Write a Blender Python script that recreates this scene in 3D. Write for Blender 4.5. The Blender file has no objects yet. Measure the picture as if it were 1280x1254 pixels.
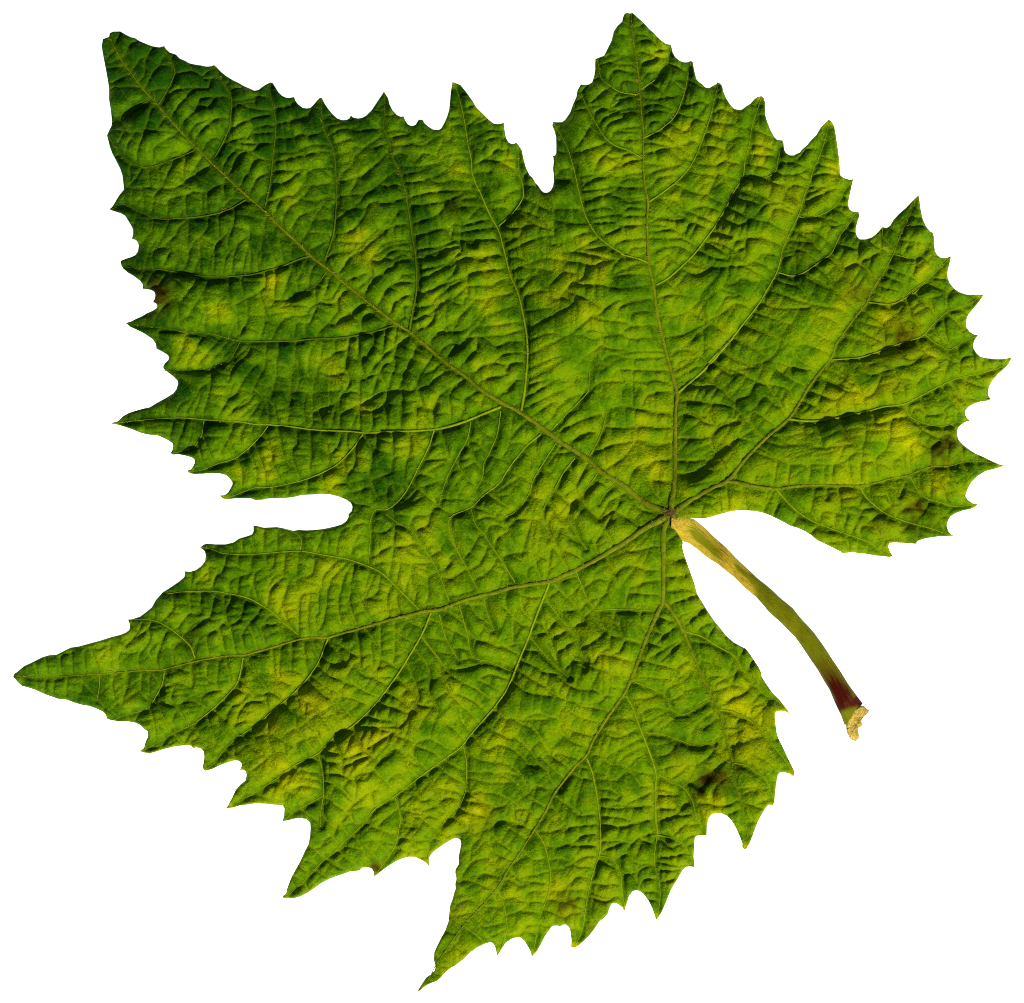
import bpy, bmesh, math, random
import numpy as np
random.seed(7)
RNG = np.random.default_rng(11)
PX = 0.00016                       # metres per leaf unit (the leaf is about 20 cm across)
CX, CY = 640.0, 627.0
SC = bpy.context.scene

# ------------------------------------------------------------------ camera, sky, sun, exposure
cam = bpy.data.objects.new("camera", bpy.data.cameras.new("camera"))
SC.collection.objects.link(cam)
cam.location = (0.0, 0.0, 2.5)
cam.data.sensor_width = 36.0
cam.data.lens = 36.0 * 2.497 / (1280 * PX)
cam.data.clip_start, cam.data.clip_end = 0.05, 50.0
SC.camera = cam
SC.cycles.use_denoising = False
SC.cycles.filter_width = 1.1

SUN_EL, SUN_AZ = math.radians(42), math.radians(148)     # azimuth clockwise from +Y
world = bpy.data.worlds.new("World"); SC.world = world; world.use_nodes = True
wn = world.node_tree
sky = wn.nodes.new("ShaderNodeTexSky"); sky.sky_type = 'NISHITA'; sky.sun_disc = False
sky.sun_elevation, sky.sun_rotation = SUN_EL, SUN_AZ
wn.links.new(sky.outputs[0], wn.nodes["Background"].inputs[0])
wn.nodes["Background"].inputs[1].default_value = 0.05
sl = bpy.data.lights.new("sun", 'SUN'); sl.energy = 4.8; sl.angle = math.radians(2.5); sl.color = (1.0, 0.92, 0.74)
sun = bpy.data.objects.new("sun", sl); SC.collection.objects.link(sun)
from mathutils import Vector
dvec = Vector((math.sin(SUN_AZ) * math.cos(SUN_EL), math.cos(SUN_AZ) * math.cos(SUN_EL), math.sin(SUN_EL)))
sun.rotation_euler = dvec.to_track_quat('Z', 'Y').to_euler()
SC.view_settings.view_transform = 'Standard'; SC.view_settings.look = 'None'
SC.view_settings.exposure = 0.4; SC.view_settings.gamma = 1.0

# ------------------------------------------------------------------ leaf drawing (units: 0.16 mm, y down)
def pts(s):
    return np.array([[float(c) for c in w.split(",")] for w in s.split()])
OUT = pts("126.6,58.4 128,48.4 135.9,45.5 136.5,41.1 141.1,38.9 149.8,38.7 156.7,42.8 162.9,46.1 168.5,47.4 174.3,51.1 181.5,54.2 189.8,57.5 199.2,59 205,57.3 207,60.6 211.6,65.2 219.9,68.1 224.4,72.9 231.3,76 236.9,79.1 242.7,80.5 251,81.8 258.2,83.2 264.5,82.6 267.2,81 270.7,83.9 275.9,89.5 282.1,94.6 291.4,100.4 297.6,103.3 303.9,107.1 312.2,110.8 318.4,113.7 323.6,112.3 327.3,109.2 332.9,105.4 338.1,102.9 341.2,104 344.3,109.2 348.4,115.8 352.6,119.9 357.8,122.4 363,122.4 367.9,121.5 369.3,126 372.9,130.8 378.7,135.2 383.8,136 388,135.2 393.2,129.8 396.3,126 400.4,122.1 402.5,123.1 406,129.8 410.8,137 416,143.2 422.2,148.8 428.4,150.7 433.6,150.3 437.1,148.4 438.6,144.7 441.9,147.6 448.1,148.6 453.3,147.6 458.5,144.7 464.7,138.1 472,127.3 477.1,119.4 480,114.8 482.3,118.4 485.4,123.5 487.1,130.8 490.6,138.1 495.8,143.9 501,146.6 504.5,145.9 506.8,151.5 510.3,156.3 515.1,158.6 519.6,156.7 522.1,152.6 523.8,150.1 528.4,150.5 531.1,155.1 536.2,159.4 541.4,162.5 548.3,163.3 551.8,160.9 555.9,153.6 559,146.3 561.5,138.1 562.8,124.6 563.6,115.2 565.6,103 569.3,104.3 575.6,106.8 583.2,116.1 591.1,127.5 595.2,134.8 603.5,143.1 610.8,150.3 617,155.1 622.2,155.9 627.4,155.1 629.9,153.8 630.9,163.8 632.6,173.1 635.7,178.7 639.8,180.8 642.9,180.6 644.8,178.7 648.1,182 652.3,188.7 654.3,199 657.4,210.4 662,219.8 665.7,222.9 668.9,229.1 673,233.3 676.1,238.4 679.8,241.8 684.4,242 688.1,239.5 691,234.3 692.1,228.1 692.1,219.8 691,212.5 691.9,204.2 691.7,198 690.6,196.3 693.7,195.3 695.2,191.8 695.2,182.5 695,172.1 692.7,163.8 690.2,158 691.2,153.4 696.8,153.8 702.6,153.6 706.2,150.9 712.4,142 716.5,130.6 720.3,122.3 721.7,114 725.9,106.6 731.1,107.2 736.2,106.4 740,103.7 742.5,96.4 743.9,87.1 743.7,80.9 744.1,74.6 747.6,73 754.9,70.5 759,62.2 764.2,51.8 766.9,40.4 771.5,33.2 777.7,27.4 778.7,21.8 780.8,17.6 783.9,16.4 787,17.2 790.1,16.4 791.1,16.6 797.3,22.4 804.6,29 811.8,36.9 817,41.1 822.2,47.3 827.4,51.8 832.6,55.2 838.4,56 839.8,60.1 840.9,65.9 844,71.5 849.2,76.1 854.3,78.2 859.5,78 863.7,75.9 866.2,78 867.4,87.1 870.3,99.5 873,102.6 878.2,106.2 881.3,109.9 886.5,110.5 890.6,107.8 895.8,105.3 896.4,103 900,104.7 902.6,107.8 904.1,115.1 907.6,123.4 912.4,131 917.6,136.8 922.8,137.7 926.9,137.7 932.1,133.7 938.3,129.6 942.5,124.4 946.6,121.3 951.8,120.3 954.9,122.7 956.3,128.5 956.3,143.1 959,153.4 963.2,163.8 967.3,171.1 971.1,175.2 978.1,175.8 979.3,179.8 980.1,188.1 982.4,192.2 987,194.7 992.8,194.7 994.2,193.2 999.4,191.2 1002.5,187 1008.7,181.8 1013.9,175.2 1020.1,169.4 1026.3,159 1031.5,153.8 1036.1,149.3 1039.8,152.2 1042.9,158 1044.6,167.3 1047.1,183.9 1049.2,200.5 1050.2,219.2 1054.3,222.3 1060.6,224.3 1063.7,225 1067.2,223.1 1065.3,229.5 1062.6,242 1060.6,251.3 1060.6,258.5 1061.6,262.3 1066.8,265.2 1073.2,265.4 1074,271 1072,276.2 1069.9,283.4 1069.3,290.7 1070.9,295.9 1074,299.6 1081.3,299.6 1088.5,297.5 1093.7,293.8 1098.9,288.6 1102.6,284.3 1108.2,285.1 1112.4,282.4 1116.5,275.1 1123.8,267.3 1132.1,260.2 1140.4,251.3 1148.1,243.8 1149.1,250.3 1150.7,262.7 1152.8,273.1 1157,283.4 1162.2,289.6 1166.1,291.3 1166.9,295.9 1167.3,306.2 1168.4,314.5 1171.5,319.7 1176.7,322.8 1182.9,322.4 1188.7,320.7 1187.7,325.9 1185.6,334.2 1183.9,341.5 1184.2,347.7 1186.9,354.5 1192.1,360.7 1198.3,365.3 1206.6,368 1214.9,368.6 1223.2,368.8 1229.8,368 1228.4,371.1 1223.2,378.4 1217,385.6 1211.8,391.8 1208.7,397 1207.6,404.3 1208.3,409.5 1211.8,414.6 1218,418.4 1222.8,419 1220.7,421.9 1218,426 1216.3,431.2 1217,436.4 1220.7,442 1225.3,446.4 1233.6,447.8 1243.9,448.9 1254.3,448.9 1260.5,447.8 1264.9,446.2 1264.7,448.9 1261.5,455.1 1256.4,460.3 1248.1,467.5 1240.8,475.8 1236.7,483.1 1235.2,490.3 1236,495.5 1239.6,499.2 1233.6,501.1 1225.3,502.3 1217,505.2 1210.7,508.4 1206.6,513.1 1205.8,517.3 1207.6,521.4 1212.4,526 1206.6,527.6 1200.4,531.8 1196.7,535.9 1195.8,543.2 1197.3,549.4 1202.5,555.6 1210.7,561.9 1219,567 1229.4,571.2 1239.8,576.4 1248.1,580.1 1255.1,582.2 1249.1,584.6 1239.8,587.1 1231.5,589.2 1221.1,595.4 1213.9,602.6 1209.7,609.9 1207.6,615.1 1206.2,619.8 1208.7,624.4 1214.9,629 1222.2,630.4 1219,633.7 1212.8,636.4 1202.5,638.5 1193.1,642 1186.9,646.2 1183.8,652.4 1182.8,657.6 1184.8,663.8 1187.9,667.5 1191.7,670 1181.7,670.4 1173.4,670.6 1163.1,671.9 1153.7,673.7 1146.5,676.2 1143.8,680 1136.1,679.3 1125.7,678.7 1117.4,678.3 1111.2,678.7 1109.4,682.5 1110.8,687.6 1115,694.9 1111.2,696.6 1102.9,695.3 1092.6,694.5 1082.2,692.4 1071.8,691.6 1064.6,690.1 1057.3,691.2 1052.1,691.8 1050.1,689.7 1040.7,685.2 1030.4,680 1020,675.2 1012.8,668.9 1004.5,663.7 996.2,660.1 986.9,657.4 979.6,653.3 969.3,648.1 961,644 950.6,640.4 940.3,638.8 930.9,638.2 921.6,638 911.2,639.8 902.9,641.9 894.6,644.4 886.3,646.7 880.1,648.1 866.7,647.9 853.2,646.7 843.8,647.9 839.1,652.3 839.7,659.1 843.8,664.1 849,670.9 853.2,678.2 852.1,682.3 853.2,688.5 857.3,701 862.5,715.5 867.7,730 870.8,742.5 876,750.7 882.2,761.1 888.4,770.4 893.6,777.7 899.8,785 907.1,794.3 916.4,802.6 925.7,807.8 932,810.6 936.1,815.8 942.3,825.1 948.5,834.5 951.2,840.7 951.7,845.9 957.9,855.2 965.1,865.6 974.5,874.9 981.7,884.2 987.5,891.9 981.7,889.4 975.5,888.4 969.3,889.8 968.2,895.6 968.9,902.9 970.3,914.3 969.8,912.6 972.5,921.9 977.7,932.3 983.9,945.7 990.1,958.2 993,964.4 991.8,970.6 987,967.5 979.8,965 974.6,965.2 971.9,968.5 969.8,981 968.4,993.4 967.8,1001.7 966.1,1006.3 960.1,1005.5 957,1009 950.7,1019.3 945.6,1029.7 940.4,1044.2 936.2,1054.6 931.1,1062.1 927.1,1058.1 927.5,1053.6 923.8,1044.2 918.6,1032.8 913.4,1024.5 908.2,1019.3 902,1016.2 894.8,1016.2 889.6,1016.9 885.4,1022.5 883.4,1030.7 883,1043.6 875.1,1043.8 869.9,1044.2 868.2,1047.3 867.4,1059.8 866.8,1070.1 868.2,1083.6 861.9,1082.3 856.7,1083.2 852.5,1087.5 849.4,1093.7 844.2,1102 838,1112.4 832.8,1125.9 827.6,1138.3 823.5,1145.6 819.8,1149.9 818.3,1144.5 815.2,1135.2 810,1124.8 803.8,1116.5 798.6,1113 794.5,1112 790.3,1113.8 786.2,1119.6 784.1,1126.9 782,1133.1 780.6,1138.7 777.9,1134.2 772.7,1130 768.5,1127.9 764.4,1129 761.9,1134.2 759.2,1142.5 755.1,1146.6 748.9,1151.8 743.7,1160.1 737.4,1168.4 729.2,1176.7 722.9,1182.5 718.8,1184.3 713.8,1184.8 714.2,1175.6 713.2,1165.3 711.5,1159 707.4,1154.9 703.2,1155.5 700.5,1157.8 697,1156.6 690.8,1157 686.7,1162.2 681.5,1169.4 676.3,1179.8 671.1,1189.1 664.5,1196.4 663.5,1190.1 660.4,1183.9 656.2,1176.6 651.1,1171.4 645.9,1171 639.6,1172.9 632.4,1177.6 628.2,1183.9 624.5,1190.1 620.8,1195.3 620.6,1190.1 618.9,1182.8 615.8,1177.6 611.7,1177.2 604.4,1179.7 596.1,1183.9 587.8,1190.1 579.5,1198.4 569.2,1206.3 562.9,1209.8 555.7,1216 551.5,1221.2 546.3,1225.9 540.1,1228 533.9,1230.9 528.7,1234.7 524,1239.2 522.1,1238 526.7,1230.5 532.9,1221.2 538.1,1217.7 543.2,1212.9 544.7,1207.7 542.2,1199.4 542.8,1190.1 546.3,1181.8 551.5,1171.4 556.7,1162.1 560.4,1151.7 561.9,1139.3 562.9,1131 566,1122.7 568.1,1114.4 569.8,1110.3 569.2,1104 570.8,1097.8 569.2,1089.5 569.6,1085.8 573.7,1079.2 573.3,1069.8 575.4,1060.5 576.6,1054.3 575.8,1049.1 572.3,1047 568.1,1047 561.9,1050.1 550.5,1057.4 542.2,1063.6 538.1,1068.8 536.4,1071.9 536.4,1079.2 537.4,1083.9 533.6,1078.7 527.3,1074.6 519,1070.6 510.7,1070.4 502.5,1072.7 493.1,1077.3 483.8,1083.5 475.5,1089.7 467.8,1095.5 467.2,1089.7 465.1,1085.6 461,1083.7 452.7,1084.1 449.6,1087.6 444.4,1088.7 439.2,1088.3 432,1091.2 421.6,1094.5 411.2,1098.6 400.9,1104.2 392.6,1110.4 384.3,1116 376,1120.2 367.7,1122.7 361.5,1122.3 354.8,1123.5 353.2,1119.8 357.7,1116.7 359.4,1109.4 364.6,1095.9 370.8,1084.5 376,1075.2 381.2,1063.8 386.3,1054.5 388,1045.1 388.8,1034.8 388.4,1027.5 384.3,1023.4 378.1,1021.9 369.8,1022.3 361.5,1024.4 353.8,1025.9 355.7,1019 356.5,1009.7 354.2,1005.6 342.8,1005.2 332.5,1003.9 320,1003.5 309.6,1005.2 299.3,1006.6 293.1,1008.7 282.9,1010.7 285.8,1005.6 291,996.2 295.1,986.9 301.4,979.6 308,974.5 309,967.2 308,963.1 304.5,961.4 300.3,962 303,956.8 302.8,952.7 299.3,950.2 293.1,950.2 284.8,952.7 274.4,956.8 266.1,961 257.2,963.1 253.3,959.3 255.1,952.7 255.9,944.4 254.7,938.2 251.6,935.5 246.4,934 241.6,935.3 240.2,932 234,931.3 218.4,933 206,936.1 195.6,939.6 188.4,941.5 179,940.7 174.9,938.6 180.1,935.1 182.1,927.8 185.7,919.5 185.2,914.3 181.1,911.2 175.9,906 168.7,902.9 160.4,901.9 149.9,901.7 141,900.7 134.4,899 132.7,893.9 129.6,889.7 120.3,885.6 112,882.5 101.6,880.8 93.3,878.3 84,874.8 72.6,873.5 62.2,870 51.8,865.9 43.5,862.1 34.2,859.2 27,857.6 21.8,852.4 16.2,846.2 17.6,842.6 22.8,838.9 31.1,832.3 38.4,829 44.6,825.9 53.9,821.3 62.2,818.8 71.5,818.2 79.8,814 89.2,809.3 99.5,807.8 112,804.3 126.5,800.4 141,795.8 151.4,793.3 158.6,790.2 162.8,787.1 163.4,780.9 160.9,774.2 165.9,773.8 176.2,770.5 184.5,764.3 190.7,759.1 195.9,749.8 204.2,740.4 215.6,733.2 226,725.9 231.8,720.7 232.4,713.9 238.1,714.8 245.4,712.7 252.6,707.5 257.4,701.3 258.2,694 256.8,688.9 251.2,684.3 255.7,680.6 259.9,679.5 270.3,680.4 282.7,680.4 293.1,677.9 299.3,673.3 309.6,670.2 315.9,668.1 317.9,664 317.7,657.1 322.1,657.3 330.4,659.6 347,658.8 355.3,660.4 361.5,661.9 367.7,663.6 373.9,662.3 384.3,662.9 396.7,662.1 404,661.3 410,660.1 419.5,658 427.8,655.5 433.6,651.4 436.5,646.2 436.1,643.1 440.3,638.9 441.3,633.7 439.2,628.5 433,624.4 423.7,620.7 413.3,618.2 402.9,617.4 390.5,618.4 378.1,619 367.7,621.5 357.3,622.7 336.6,623.2 328.3,625 320.1,625.3 314.9,623.2 300.4,622.8 292.1,623.4 282.8,624.4 278.6,622.8 275.5,619.5 281.7,619 285.9,615.9 289,610.7 291.7,605.6 291.3,602.5 287.9,597.9 283.8,594.2 275.5,592.1 265.1,591.7 254.8,592.5 244.4,592.9 238.2,592.1 233.8,588.6 239.2,586.9 242.3,582.8 244.4,578.6 244,574.5 240.3,572 232,569.7 223.7,568.2 217.4,568.7 213.7,566.8 216,563.1 217.4,556.8 216.4,554.4 209.2,549.6 198.8,545 188.4,544 178.1,541.9 167.7,537.8 157.3,534 149,531.5 139.1,529.9 142.8,527.8 148,526.8 154.2,520.6 161.5,516.4 169.8,513.7 180.1,510.8 188.4,509.2 196.7,504 207.1,498.4 217.4,492.2 221.6,486.8 223.7,480.1 222.6,476 217.4,470.8 209.2,464.6 205.4,461.5 204.6,458.4 207.1,454.2 211.2,450.7 212.3,447 210.2,443.8 202.9,439.7 196.3,436.2 195.7,430.4 191.5,424.2 182.2,418 171.8,412.8 163.5,409.1 160.4,406.6 157.3,404.1 164.6,402 170.8,398.7 178.1,395.8 184.3,392.1 191.5,389 196.7,385.9 198,382.8 195.7,379.6 191.7,378.2 194.2,374.5 195.1,369.3 193.6,365.1 188.4,362.6 178.9,361.4 178.9,355.8 176,351.7 167.7,345.4 159.4,340.7 154.2,336.1 151.7,332 150.7,326.2 157.3,323.7 164.6,321.6 169.8,319.1 172.9,314.3 173.9,307.1 172.2,302.5 169.8,300.2 165.2,299.2 166.7,292.6 166.7,287.4 164.6,283.2 160.4,276 156.3,269.8 151.1,266.7 143.8,264.6 138.7,262.9 136.2,261.5 139.7,258.4 143.8,252.1 149,243.8 154.8,236.6 152.7,219 150.4,211.8 145.2,201.4 140.1,192.1 137,183.8 133.2,168.9 135.9,163.1 139,156.8 139.4,150.6 138,136.1 135.9,123.7 135.9,111.2 134.5,100.9 131.8,86.3 129.1,72.9")
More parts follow.
